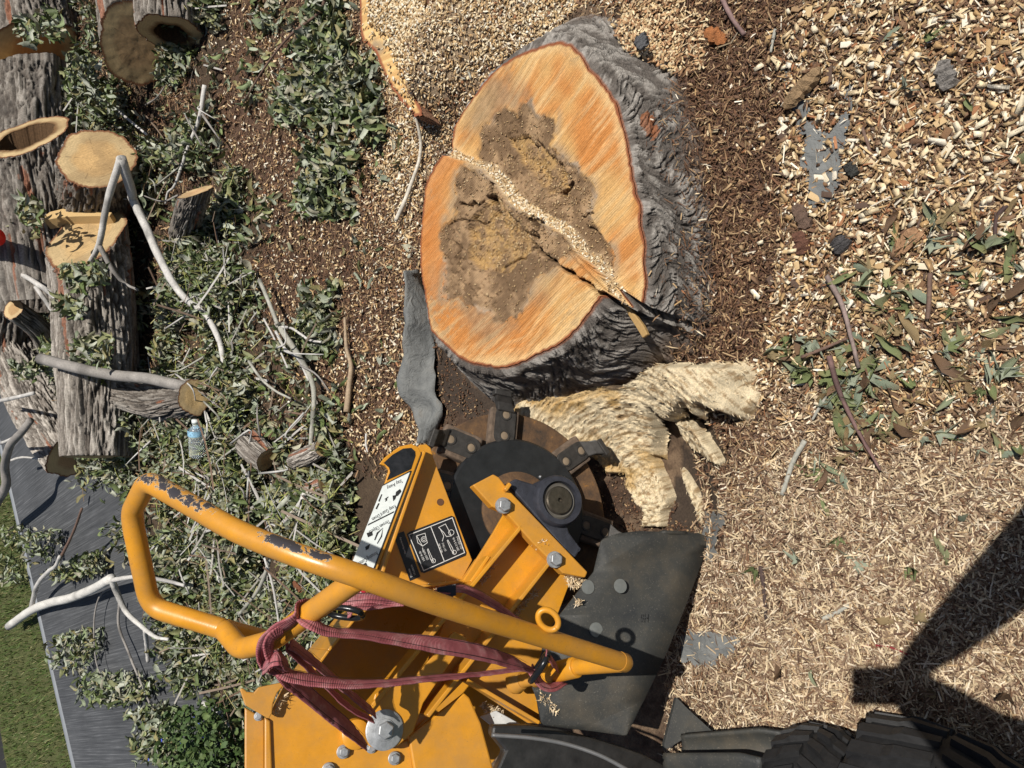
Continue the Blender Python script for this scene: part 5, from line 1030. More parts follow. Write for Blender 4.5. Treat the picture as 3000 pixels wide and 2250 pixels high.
# cutter wheel with a rusty rim, a black hub disc and toothed pockets
wheel = disc('cutter_wheel', WC, NX, [(.268, -.02), (.27, -.018), (.27, .016), (.266, .02), (.15, .02)], MRUST, None, 128)
disc('hub_disc', WC, NX, [(.19, .0195), (.19, .05), (.184, .056), (.06, .056)], plain('black_hub', (.02, .021, .022), .38, .2, .3, 30, .2), wheel, 128)
disc('rust_ring', WC, NX, [(.10, .055), (.10, .062), (.095, .064), (.03, .064)], MRUST, wheel, 64)
tm = {}
def tooth(ang_, r0=.235, tilt=0.0, side=1):
    rd_ = cos(ang_) * UX + sin(ang_) * VX; tg = np.cross(NX, rd_) * side; c, s_ = cos(tilt), sin(tilt); rd2, tg2 = c * rd_ + s_ * tg, -s_ * rd_ + c * tg
    base = WC + rd_ * r0 + NX * .02
    t = obj('tooth', *tube(np.array([base, base + NX * .022]), .001, 8), MIRON, wheel)  # stem hidden in the pocket
    # caked pocket block
    V, _ = box8(base + NX * .012 - rd2 * .004, tg2 * .040, rd2 * .052, NX * .016); V = V + .006 * (fbm(V * 70, 2, 3) - .5)[:, None]
    bevel(obj('pocket', V, [tuple(q) for q in BOXF], plain('caked_soil', (.12, .085, .06), .95, 0, .4, 60, 1), t, smooth=False), .006, 2)
    # stadium shaped holder plate
    out = []
    for a in np.linspace(-pi / 2, pi / 2, 9): out.append((.028 + .027 * cos(a) * .9, .027 * sin(a)))
    for a in np.linspace(pi / 2, 3 * pi / 2, 9): out.append((-.030 + .027 * cos(a) * .9, .027 * sin(a)))
    P = np.array([base + NX * .034 + rd2 * x + tg2 * y for x, y in out]); n = len(P); B = P - NX * .010
    bevel(obj('holder_plate', np.vstack([P, B]), [tuple(range(n)) if side > 0 else tuple(range(n))[::-1], tuple(range(2 * n - 1, n - 1, -1)) if side > 0 else tuple(range(n, 2 * n))] + [(i, (i + 1) % n, n + (i + 1) % n, n + i) for i in range(n)], MIRON, t, smooth=False), .002)
    for h in (.028, -.030):
        q = base + rd2 * h + NX * .0342
        disc('bolt_ring', q, NX, [(.016, 0), (.015, .0026), (.011, .0026), (.0105, -.004)], MIRON, t, 24)
        disc('bolt_recess', q, NX, [(.0108, .0004), (.0105, .0006), (.001, .0007)], plain('dusty_recess', (.20, .15, .10), .9), t, 16)
    # curved finger with a carbide tip reaching past the rim
    cc = [base + NX * .030 + rd2 * .036 + tg2 * .0, base + NX * .038 + rd2 * .056 + tg2 * .010, base + NX * .056 + rd2 * .070 + tg2 * .02]
    V = []
    for i, q in enumerate(cc):
        wd = (.025, .021, .023)[i]; th = (.010, .012, .010)[i]
        for sx_, sz_ in ((-1, -1), (1, -1), (1, 1), (-1, 1)): V.append(q + tg2 * wd * sx_ + NX * th * sz_)
    f4 = [tuple(q) for q in gridfaces(3, 4, True)] + [(3, 2, 1, 0), (8, 9, 10, 11)]
    bevel(obj('finger', V, f4, MIRON, t, smooth=False), .003)
    V, _ = box8(cc[2] + rd2 * .006 + tg2 * .004, tg2 * .024, rd2 * .008, NX * .013); bevel(obj('carbide_tip', V, [tuple(q) for q in BOXF], MSTEEL if False else MIRON, t, smooth=False), .003)
    return t
def wang(x, y):
    P = pl(x, y, .03) - WC; return atan2(P @ VX, P @ UX)
for x, y, tl, sd in ((1340, 1305, .5, 1), (1468, 1238, -.25, 1), (1680, 1330, .15, -1), (1328, 1440, .1, 1), (1770, 1560, .1, -1), (1500, 1790, 0, 1), (1300, 1640, 0, 1)):
    tooth(wang(x, y), .228, tl, sd)
# bearing: pillow block on the arm, shaft end
arm_k = .15
pb = plate('bearing_block', [(1486, 1416), (1512, 1402), (1570, 1420), (1660, 1530), (1668, 1560), (1702, 1606), (1686, 1634), (1655, 1610)], .205, .055, MCAST, None, .004)
bc_ = pl(1623, 1472, .19)
disc('bearing_housing', bc_, NX, [(.062, -.05), (.062, .028), (.057, .036), (.046, .037), (.045, .018)], MCAST, pb, 64)
disc('bearing_ring', bc_, NX, [(.045, -.02), (.0445, .024), (.040, .028), (.034, .026)], plain('grey_seal', (.11, .10, .085), .6, .2), pb, 64)
disc('shaft_end', bc_, NX, [(.034, -.02), (.034, .032), (.031, .035), (.006, .035), (.005, .027)], plain('bronze_shaft', (.10, .085, .065), .32, .7, .3, 90), pb, 64)
disc('grease_fitting', pl(1583, 1398, .2), nrm(VX * .5 + NX), [(.004, 0), (.004, .008), (.003, .012), (.001, .014)], MSTEEL, pb, 12)
disc('shaft', WC, NX, [(.03, .02), (.03, .17)], MIRON, wheel, 32)
# arm: base plate, mount bar, ribs
def rib(name, a, b, k0, k1, th, mat=MY, taper=1.0, par=None):
    A0_, B0_ = pl(*a, k0), pl(*b, k0); dirn_ = nrm(B0_ - A0_); sdv = np.cross(NX, dirn_) * th / 2; hA, hB = (k1 - k0), (k1 - k0) * taper
    P = []
    for s_ in (-1, 1): P += [A0_ + sdv * s_, B0_ + sdv * s_, B0_ + sdv * s_ + NX * hB, A0_ + sdv * s_ + NX * hA]
    return bevel(obj(name, P, [(0, 1, 2, 3)[::-1], (4, 5, 6, 7), (0, 1, 5, 4), (1, 2, 6, 5), (2, 3, 7, 6), (3, 0, 4, 7)], mat, par if par is not None else mach, smooth=False), .002)
back = plate('inner_panel', [(839, 1997), (911, 1900), (985, 1812), (1080, 1745), (1300, 1690), (1360, 1700), (1600, 1900), (1560, 2100), (1420, 2260), (775, 2260)], -.14, .006, MY, None, .001)
for a_, b_ in (((780, 2110), (839, 1997)), ((839, 1997), (911, 1900)), ((911, 1900), (985, 1812)), ((985, 1812), (1080, 1745)), ((1080, 1745), (1350, 1712))): rib('shade_wall', a_, b_, -.14, .15, .006)  # walls added round the set-back inner panel to put it in shade
base = plate('arm_plate', [(1352, 1708), (1445, 1560), (1480, 1500), (1720, 1682), (1665, 1719), (1636, 1795), (1590, 1900), (1562, 2010), (1575, 2051), (1586, 2120), (1553, 2122), (1358, 1996), (1211, 2145), (1190, 2100), (1250, 1950), (1290, 1850)], arm_k, .010, MY)
bar = plate('mount_bar', [(1385, 1421), (1446, 1389), (1462, 1398), (1489, 1434), (1722, 1676), (1715, 1692), (1650, 1680), (1560, 1590), (1480, 1500), (1442, 1484)], .215, .028, MY, None, .003)
plate('bar_lug', [(1478, 1432), (1492, 1412), (1500, 1420), (1486, 1440)], .23, .016, MY, bar, .002)
rib('rib', (1500, 1550), (1062, 2075), arm_k, .215, .009, MY); rib('rib', (1590, 1640), (1230, 2090), arm_k, .215, .009, MY)
rib('rib', (1352, 1990), (1560, 2112), arm_k, .19, .008, MY); rib('rib', (1395, 1640), (1345, 1712), .11, .2, .008, MY)
piv = plate('pivot_plate', [(1099, 2033), (1132, 2012), (1200, 2000), (1330, 1850), (1370, 1870), (1290, 1985), (1240, 2060), (1211, 2145), (1165, 2185), (1110, 2200), (1080, 2185), (1072, 2150), (1082, 2100)], .205, .010, MY, None, .002)
hexbolt(pl(1126, 2138, .206), NX, .017, .014, piv, .038)
hexbolt(pl(1473, 1482, .216), NX, .0155, .014, bar, .019); hexbolt(pl(1623, 1640, .216), NX, .0155, .014, bar, .019)
# body panels
body = plate('body_panel', [(778, 2102), (790, 2092), (839, 1997), (862, 2000), (905, 2040), (1000, 2110), (1062, 2180), (1100, 2200), (1200, 2165), (1215, 2275), (778, 2275)], .16, .01, MY, None, .003)
plate('side_flange', [(717, 2072), (775, 2106), (775, 2275), (717, 2275)], .15, .012, MY, None, .003)
plate('fold', [(775, 2100), (792, 2112), (798, 2275), (775, 2275)], .168, .007, MY, body, .003)
plate('hook_plate', [(703, 2021), (708, 2016), (714, 2018), (724, 2027), (744, 2029), (757, 2014), (775, 2010), (839, 1997), (836, 2003), (812, 2030), (800, 2060), (797, 2090), (788, 2106), (776, 2100), (718, 2066)], .19, .012, MY, None, .003)
plate('lower_panel', [(1196, 2156), (1211, 2146), (1361, 2030), (1376, 2044), (1410, 2120), (1452, 2275), (1216, 2275)], .17, .012, MY, None, .004)
for x, y in ((1005, 2202), (1155, 2221), (962, 2254)): hexbolt(pl(x, y, .162), NX, .010, .009, body, .013)
hexbolt(pl(757, 2098, .152), NX, .007, .006, body); hexbolt(pl(1088, 2190, .162), NX, .009, .008, body)
disc('body_boss', pl(1040, 2150, .16), NX, [(.03, 0), (.028, .012), (.02, .016), (.001, .017)], MY, body, 32)
# guard: side plate with a flange that carries the warning decal
sp_ = plate('guard_plate', [(1228, 1303), (1250, 1301), (1262, 1312), (1271, 1344), (1384, 1641), (1347, 1709), (1300, 1760), (1060, 1760), (1140, 1560)], .115, .008, MY, None, .002)
gfl = plate('guard_flange', [(1112, 1359), (1127, 1340), (1170, 1308), (1206, 1300), (1226, 1309), (1234, 1328), (1101, 1680), (1072, 1752), (1008, 1752), (1033, 1648), (1130, 1409), (1139, 1377), (1130, 1365)], .165, .010, MY, None, .002)
rib('guard_fold', (1228, 1335), (1085, 1745), .11, .160, .008, MY)
plate('grip_plate', [(1124, 1356), (1150, 1332), (1181, 1314), (1205, 1312), (1216, 1322), (1217, 1335), (1204, 1374), (1133, 1407), (1143, 1384), (1140, 1370)], .1664, .001, plain('mottled_black', (.018, .018, .02), .25, .1, .6, 40, .3), gfl, 0)  # mottled black plate raised on the flange, no opening cut through
hole = disc('bolt_hole', pl(1290, 1471, .1155), NX, [(.0085, -.003), (.0085, .0008), (.0005, .0004)], plain('dark_hole', (.10, .045, .02), .9), sp_, 24)
wd_ = plate('warning_decal', [(1121, 1424), (1203, 1381), (1092, 1671), (1031, 1650)], .1664, .0012, MWHITE, gfl, 0)
plate('decal_rule', [(1079, 1535), (1155, 1497), (1153, 1502), (1077, 1540)], .1670, .0005, MTXT, wd_, 0)
plate('decal_rule', [(1202, 1380), (1206, 1379), (1095, 1673), (1091, 1672)], .1668, .0005, MTXT, wd_, 0)
plate('decal_rule', [(1119, 1424), (1122, 1420), (1203, 1378), (1203, 1382)], .1668, .0005, MTXT, wd_, 0)
td = plate('torque_decal', [(1192, 1565), (1200, 1558), (1322, 1511), (1331, 1514), (1367, 1620), (1364, 1628), (1243, 1679), (1233, 1676)], .1164, .0012, MPLATE_B, sp_, 0)
pn = plate('patent_decal', [(1154, 1568), (1183, 1556), (1232, 1689), (1201, 1702)], .1164, .0012, MPLATE_B, sp_, 0)
def outline(name, poly, k, wpx, mat, par, closed=True):
    P = [np.array(q, float) for q in poly]; V = []; Fc = []; n = len(P)
    for i in range(n if closed else n - 1):
        a, b = P[i], P[(i + 1) % n]; d = b - a; d = d / (np.hypot(*d) + 1e-9); s_ = np.array([-d[1], d[0]]) * wpx / 2; o4 = len(V)
        for q in (a - s_ - d * wpx / 2, b - s_ + d * wpx / 2, b + s_ + d * wpx / 2, a + s_ - d * wpx / 2): V.append(pl(q[0], q[1], k + .0001 * (i % 2)))
        Fc.append((o4, o4 + 1, o4 + 2, o4 + 3))
    return obj(name, V, Fc, mat, par, smooth=False)
outline('decal_border', [(1198, 1567), (1325, 1517), (1361, 1619), (1241, 1672)], .1168, 2.2, MTXW, td)
outline('decal_rule', [(1262, 1543), (1302, 1645)], .1168, 2.2, MTXW, td, False)
for poly in ([(1220, 1570), (1245, 1562), (1252, 1590), (1238, 1600), (1224, 1590)], [(1222, 1572), (1238, 1600)], [(1238, 1605), (1240, 1618)], [(1252, 1610), (1262, 1640), (1270, 1645), (1266, 1634), (1254, 1608)], [(1285, 1545), (1305, 1535), (1318, 1560), (1322, 1570), (1308, 1572), (1300, 1560)], [(1290, 1550), (1300, 1570), (1296, 1585)], [(1310, 1584), (1322, 1612), (1330, 1622), (1326, 1606), (1312, 1582)]):
    outline('diagram', poly, .1168, 1.6, MTXW, td, len(poly) > 3)
for c_, r_ in (((1242, 1580), 8), ((1242, 1580), 4), ((1322, 1560), 8), ((1270, 1643), 6), ((1331, 1618), 6)):
    outline('diagram', [(c_[0] + r_ * cos(t), c_[1] + r_ * sin(t)) for t in np.linspace(0, 2 * pi, 12, endpoint=False)], .1168, 1.4, MTXW, td)
dg = plate('danger_decal', [(1013, 1757), (1024, 1736), (1073, 1729), (1064, 1752)], .1664, .0012, MRED, gfl, 0)
def text(body_, a, b, k, mat, parent, hgt=None, name='lettering', ext=.0002):
    """lettering on the plane k from picture point a to b"""
    cu = bpy.data.curves.new('t', 'FONT'); cu.body = body_; cu.extrude = 0; cu.resolution_u = 2; to = bpy.data.objects.new('t', cu); COL.objects.link(to)
    bpy.context.view_layer.update(); me = bpy.data.meshes.new_from_object(to.evaluated_get(bpy.context.evaluated_depsgraph_get())); COL.objects.unlink(to); bpy.data.objects.remove(to)
    co = np.zeros(len(me.vertices) * 3); me.vertices.foreach_get('co', co); co = co.reshape(-1, 3)
    A_, B_ = pl(*a, k), pl(*b, k); ex = nrm(B_ - A_); ey = np.cross(NX, ex); s_ = np.linalg.norm(B_ - A_) / max(co[:, 0].max(), 1e-6); sy = s_ if hgt is None else hgt / .7
    W_ = A_ + ex * (co[:, 0:1] * s_) + ey * (co[:, 1:2] * sy); me.vertices.foreach_set('co', W_.astype(np.float32).ravel()); me.materials.clear(); me.materials.append(mat); me.update()
    return link(name, me, parent)
kt = .1671
text('Stay Away', (1176, 1404), (1132, 1426), kt, MTXT, wd_, .0085); text('Keep Guard Down', (1157, 1478), (1088, 1518), kt, MTXT, wd_, .0085)
text('Thrown Objects', (1139, 1522), (1080, 1556), kt, MTXT, wd_, .0085); text('Rotating Cutters', (1104, 1615), (1044, 1650), kt, MTXT, wd_, .0085)
# pictograms: guard and arrow, struck figure
for poly in ([(1160, 1441), (1172, 1432), (1176, 1440), (1166, 1452), (1158, 1455)], [(1150, 1452), (1162, 1450), (1158, 1462), (1152, 1468)], [(1126, 1462), (1138, 1454), (1137, 1458), (1134, 1460), (1134, 1466), (1128, 1470), (1130, 1464)], [(1108, 1468), (1117, 1448), (1120, 1448), (1112, 1470)], [(1100, 1490), (1108, 1474), (1112, 1475), (1104, 1492)], [(1122, 1546), (1104, 1560), (1096, 1582), (1099, 1583), (1108, 1563)], [(1122, 1546), (1116, 1570), (1104, 1592), (1106, 1593), (1119, 1572)], [(1074, 1562), (1090, 1556), (1092, 1568), (1078, 1574)], [(1070, 1602), (1084, 1594), (1080, 1608), (1072, 1612)], [(1060, 1655), (1072, 1648), (1078, 1660), (1070, 1664)]):
    plate('pictogram', poly, kt, .0004, MTXT, wd_, 0)
text('150 ft-lb', (1246, 1643), (1232, 1614), .1169, MTXW, td, .005); text('(203 Nm)', (1256, 1639), (1243, 1610), .1169, MTXW, td, .005)
text('45 ft-lb', (1298, 1618), (1288, 1592), .1169, MTXW, td, .005); text('(61 Nm)', (1308, 1614), (1299, 1590), .1169, MTXW, td, .005)
text('200-215 ft-lb', (1346, 1612), (1330, 1574), .1169, MTXW, td, .005); text('(271-292 Nm)', (1356, 1608), (1341, 1571), .1169, MTXW, td, .005)
text('Patents:', (1209, 1690), (1200, 1665), .1169, MTXW, pn, .005); text('Other Patents Pending', (1190, 1622), (1174, 1574), .1169, MTXW, pn, .004); text('US 5,588,474', (1218, 1684), (1208, 1654), .1169, MTXW, pn, .004)
text('DANGER', (1058, 1733), (1026, 1750), kt, MTXW, dg, .011)
text('12082.0', (1650, 1568), (1692, 1620), .2056, MCAST, pb, .014); text('CN3', (1512, 1428), (1538, 1456), .2056, MCAST, pb, .014)
# lettering cast proud
for o in [o for o in COL.objects if o.parent == pb and o.name.startswith('lettering')]:
    s_ = o.modifiers.new('t', 'SOLIDIFY'); s_.thickness = .002; o.name = 'cast_lettering'
# rubber flap
FLAP = [(1738, 1676), (1760, 1584), (1800, 1566), (1869, 1557), (1960, 1559), (2046, 1564), (2064, 1572), (2070, 1590), (2058, 1640), (2010, 1770), (1951, 1914), (1900, 2020), (1834, 2154), (1720, 2138), (1586, 2122), (1572, 2050), (1556, 2005), (1590, 1900), (1640, 1800)]
def flapk(x, y): return .185 + .06 * ss(1600, 1980, x) + .03 * sin((y - 1560) / 600 * 3) - .03 * ss(1950, 2080, x)
fx = np.arange(1540, 2085, 9.0); fy = np.arange(1550, 2165, 9.0); FX, FY = np.meshgrid(fx, fy, indexing='ij')
# flap as a smooth bent sheet: sample along its outline
FP = np.array([pl(x, y, flapk(x, y)) for x, y in polyline(np.array(FLAP + FLAP[:1], float), 160)[:-1]])
bmf = bmesh.new(); vs = [bmf.verts.new(p) for p in FP]; bmf.faces.new(vs); bmesh.ops.triangulate(bmf, faces=bmf.faces[:]); 
ge = bmesh.ops.subdivide_edges(bmf, edges=[e for e in bmf.edges if not e.is_boundary], cuts=3, use_grid_fill=True)
mef = bpy.data.meshes.new('rubber_flap'); bmf.to_mesh(mef); bmf.free()
mef.polygons.foreach_set('use_smooth', np.ones(len(mef.polygons), bool)); mef.materials.append(MFLAP); fo = link('rubber_flap', mef, mach); s_ = fo.modifiers.new('t', 'SOLIDIFY'); s_.thickness = .009; s_.offset = 0
for x, y in ((1722, 1720), (1817, 1717), (1746, 1845), (1672, 1996)):
    disc('flat_bolt_head', pl(x, y, flapk(x, y) + .004), NX, [(.0165, 0), (.016, .0025), (.0005, .0035)], plain('dull_zinc', (.20, .21, .20), .5, .4), fo, 32)
text('9H', (1870, 1822), (1895, 1822), flapk(1880, 1822) + .006, plain('faint_scribble', (.035, .036, .036), .7), fo, .02)
# lower tube and collar
def px_tube(name, pts, r, mat, parent=None, n=60, smoothp=True, seg=24, col=None, caps=True):
    P = np.array([pd(*p) for p in pts]); C_ = catmull(P, n) if smoothp else polyline(P, n)
    V, Fc = tube(C_, r, seg, caps); return obj(name, V, Fc, mat, parent if parent is not None else mach, col(C_, V, n, seg) if col else None), C_
def fillet(pts, r=.25, k=6):
    """round the corners of a polyline"""
    P = [np.array(p, float) for p in pts]; out = [P[0]]
    for a, b, c in zip(P, P[1:], P[2:]):
        p0 = b + (a - b) * r; p1 = b + (c - b) * r
        for t in np.linspace(0, 1, k): out.append((1 - t) ** 2 * p0 + 2 * t * (1 - t) * b + t * t * p1)
    return np.array(out + [P[-1]])
TR = .0172
H3 = [pd(*p) for p in ((1824, 1940, 1.40), (1589, 1867, 1.27), (1300, 1776, 1.13), (1062, 1691, 1.06), (881, 1630, 1.06), (700, 1558, 1.10), (560, 1480, 1.15), (432, 1408, 1.2), (383, 1505, 1.24), (440, 1778, 1.28), (655, 1843, 1.25))]
hp = np.vstack([catmull(np.array(H3[:7]), 70)[:-1], fillet(np.array(H3[6:]), .2, 10)]); hp = polyline(hp, 240)
V, Fc = tube(hp, TR, 28); T, N, B = frames(hp)
upv = (V[:240 * 28].reshape(240, 28, 3) - hp[:, None]) / TR; pxs = np.array([proj(p) for p in hp]); side = upv @ nrm(np.array([.85, -.15, .45]))
wr = np.zeros((240, 28)); wr += .58 * (ss(420, 480, pxs[:, 0]) * (1 - ss(600, 720, pxs[:, 0])) * (pxs[:, 1] < 1600))[:, None] * ss(.35, .9, side); wr += .62 * (ss(740, 800, pxs[:, 0]) * (1 - ss(960, 1010, pxs[:, 0])) * (pxs[:, 1] < 1700))[:, None] * ss(.6, .95, side)
wr += .40 * np.exp(-((pxs[:, 0] - 425) / 40) ** 2)[:, None] * (pxs[:, 1] < 1460)[:, None] * ss(0, .8, side); wr = np.maximum(wr, .02)
wc_ = np.r_[np.repeat(wr.ravel()[:, None], 3, 1), np.zeros((2, 3)) + .2]
hd_ = obj('handle_tube', V, Fc, MYW, None, wc_); hd_.parent = mach; hd_.location = [-c for c in mach.location]
disc('tube_cap', H3[0] - nrm(H3[1] - H3[0]) * .002, -nrm(H3[1] - H3[0]), [(TR * 1.04, -.012), (TR * 1.04, .006), (TR * .8, .013), (TR * .3, .016), (.001, .0165)], MYW, hd_, 32)
S3 = [pd(*p) for p in ((655, 1843, 1.25), (705, 1902, 1.20), (790, 1880, 1.17), (850, 1838, 1.15), (1045, 1698, 1.07))]
sp2 = polyline(fillet(np.array(S3), .25, 8), 90); V, Fc = tube(sp2, TR, 28); obj('handle_strut', V, Fc, MY, mach)
P2 = [pd(*p) for p in ((655, 1843, 1.25), (720, 1860, 1.30), (800, 1880, 1.36))]; V, Fc = tube(polyline(np.array(P2), 20), TR, 24); obj('handle_strut', V, Fc, MY, mach)
LT = [pd(*p) for p in ((1515, 1996, 1.60), (1600, 1976, 1.55), (1690, 1954, 1.49), (1825, 1944, 1.405))]
V, Fc = tube(polyline(np.array(LT), 40), TR * .92, 24); lt = obj('lower_tube', V, Fc, MY, mach)
V, Fc = tube(np.array([LT[1] * .6 + LT[0] * .4, LT[2]]), TR * 1.22, 28); bevel(obj('sleeve', V, Fc, MY, lt), .002)
disc('tube_foot', LT[0], nrm(LT[0] - LT[1]), [(.001, -.02), (.018, -.018), (.026, 0), (.024, .012), (.014, .02), (.001, .022)], MY, lt, 24)
# eye ring welded to the tube
rc_ = pd(1606, 1816, 1.26); u = nrm(pd(1640, 1850, 1.26) - pd(1570, 1780, 1.26)); v = nrm(pd(1570, 1850, 1.26) - pd(1640, 1780, 1.26))
V, Fc = tube(np.array([rc_ + .0195 * cos(t) * u + .0145 * sin(t) * v for t in np.linspace(0, 2 * pi, 48)]), .0054, 14); obj('eye_ring', V, Fc, MY, hd_)
# black fender, white hinge piece, folded mud flap, tyres
fk = lambda x, y: .10 + .0001 * (x - 1440)
fen = plate('fender', [(1445, 2124), (1553, 2124), (1640, 2136), (1734, 2160), (1830, 2190), (1879, 2208), (1960, 2250), (2010, 2290), (1440, 2290), (1480, 2200), (1440, 2152)], .21, .03, plain('black_plastic', (.022, .021, .02), .35, 0, .4, 30, .3), None, .006)
px_tube('fender_lip', [(1440, 2153, 1.44), (1560, 2162, 1.44), (1660, 2180, 1.44), (1760, 2214, 1.43), (1850, 2262, 1.42)], .004, plain('scuffed_plastic', (.10, .10, .10), .4), fen, 50, True, 10)
plate('hinge_piece', [(1408, 2100), (1455, 2082), (1530, 2124), (1445, 2130)], .12, .01, plain('white_plastic', (.55, .56, .55), .5), None, .002)
mf = plate('mud_flap', [(1982, 2042), (2020, 2080), (2099, 2151), (2112, 2166), (2000, 2168), (1948, 2200), (1946, 2180)], lambda x, y: .12 + .0008 * (x - 1950), .012, MFLAP, None, .003)
q0 = [pz(1960, 2215, .17), pz(2080, 2215, .17), pz(2190, 2215, .17), pz(2255, 2230, .165)]
rl_ = []
for i, P in enumerate(polyline(np.array(q0), 20)):
    for t in np.linspace(-2.2, 1.9, 22): rl_.append(P + np.array([.055 * cos(t) * -1, 0, .055 * sin(t) * .9 + .0]) * (.8 + .015 * i) + np.array([0, 0, -.02]))
ro = obj('rolled_flap', np.array(rl_), gridfaces(20, 22), MFLAP, mf); s_ = ro.modifiers.new('t', 'SOLIDIFY'); s_.thickness = .008
def tyre(name, c, ax, R_, wd, label_):
    ax = nrm(ax); u = nrm(np.cross(ax, (0, 0, 1))); v = np.cross(ax, u); seg = 120
    prf_ = [(.52, -.42), (.62, -.5), (.85, -.52), (.95, -.46), (.985, -.3), (1, 0), (.985, .3), (.95, .46), (.85, .52), (.62, .5), (.52, .42)]
    V = np.array([[c + ax * h * wd + R_ * r * (cos(t) * u + sin(t) * v) for r, h in prf_] for t in np.linspace(0, 2 * pi, seg, endpoint=False)])
    n = len(prf_); i = np.arange(seg)[:, None]; j = np.arange(n - 1)[None]; Q = np.stack([i * n + j, i * n + j + 1, ((i + 1) % seg) * n + j + 1, ((i + 1) % seg) * n + j], -1).reshape(-1, 4)
    t = obj('tyre', V.reshape(-1, 3), Q, MTYRE, mach)
    NLUG = 26
    for k_ in range(NLUG):
        for sd in (-1, 1):
            a0_ = 2 * pi * (k_ + (.5 if sd > 0 else 0)) / NLUG; P = []
            for lay, rr in ((0, .96), (1, 1.05)):
                for hh_, da, ww in ((.02, .10, .055), (.24, .02, .06), (.30, .0, .07), (.50, -.02, .075)):
                    r_ = R_ * (rr - (.03 if hh_ > .28 else 0) - (.05 if hh_ > .45 else 0))
                    for s2 in (-1, 1):
                        t_ = a0_ + da + s2 * ww * .85; P.append(c + ax * (sd * hh_ * wd) + r_ * (cos(t_) * u + sin(t_) * v))
            P = np.array(P); Fq = []
            for b in range(3):
                o0 = b * 2; Fq += [(8 + o0, 8 + o0 + 1, 8 + o0 + 3, 8 + o0 + 2), (o0, o0 + 2, 8 + o0 + 2, 8 + o0), (o0 + 1, 8 + o0 + 1, 8 + o0 + 3, o0 + 3)]
            Fq += [(0, 8, 9, 1), (6, 7, 15, 14)]
            obj('tread_lug', P, Fq, MTYRE, t, smooth=False)
    disc('rim', c - ax * wd * .3, ax, [(R_ * .5, 0), (R_ * .52, .02), (R_ * .54, wd * .6), (R_ * .45, wd * .55), (.04, wd * .5), (.001, wd * .5)], MY, t, 48)
    return t
MTYRE = plain('tyre_rubber', (.013, .013, .014), .6, 0, .35, 70, .4)
def place_tyre(xa, xb, ytop, R_, yaw):
    a, b, c_ = pz(xa, 2190, .24), pz(xb, 2190, .24), pz((xa + xb) / 2, ytop, .24)
    tyre('tyre', np.array([c_[0] - R_ * .985, (a[1] + b[1]) / 2, R_ - .005]), (sin(yaw), cos(yaw), 0), R_, abs(a[1] - b[1]) * .95, '')
place_tyre(2470, 2985, 2185, .235, .12); place_tyre(2275, 2500, 2190, .215, -.05)
# clumps of shreds caught on the machine
def clump(poly, k, n_, par=None):
    pa = np.array(poly, float); pts = []
    while len(pts) < n_:
        q = (random.uniform(pa[:, 0].min(), pa[:, 0].max()), random.uniform(pa[:, 1].min(), pa[:, 1].max()))
        if inpoly(np.array([q[0]]), np.array([q[1]]), poly)[0]: pts.append(pl(*q, k + random.uniform(.001, .014)))
    m = n_; V, Q, C_ = instances(FIBR + [], np.array(pts), rotmats(rng.uniform(0, 6.3, m), rng.normal(0, .5, m), rng.normal(0, .6, m)), np.stack([rng.uniform(.008, .024, m), rng.uniform(.0012, .003, m), np.full(m, .02)], -1), pick(GREY[:3] + PALE[:3], m))
    o = obj('wood_shreds', V, Q, MCHIP, None, C_, smooth=False, kind='stuff'); o['label'] = 'clump of pale wood shreds caught on the grinder'
clump([(1400, 1700), (1440, 1650), (1450, 1660), (1412, 1712)], .155, 60); clump([(1500, 1800), (1570, 1720), (1580, 1728), (1512, 1812)], .155, 70); clump([(1180, 1720), (1340, 1700), (1345, 1712), (1185, 1735)], .12, 60); clump([(800, 2090), (830, 2030), (838, 2036), (808, 2100)], .165, 30); clump([(1655, 1685), (1715, 1700), (1700, 1720), (1670, 1722)], .17, 160); clump([(1578, 2020), (1600, 2025), (1637, 2085), (1630, 2092), (1580, 2055)], .2, 200); clump([(1405, 2060), (1460, 2078), (1480, 2090), (1430, 2095)], .1, 150); clump([(1560, 1588), (1590, 1578), (1610, 1592), (1570, 1600)], .2, 120); clump([(1683, 1755), (1705, 1758), (1700, 1775), (1685, 1772)], .23, 25)

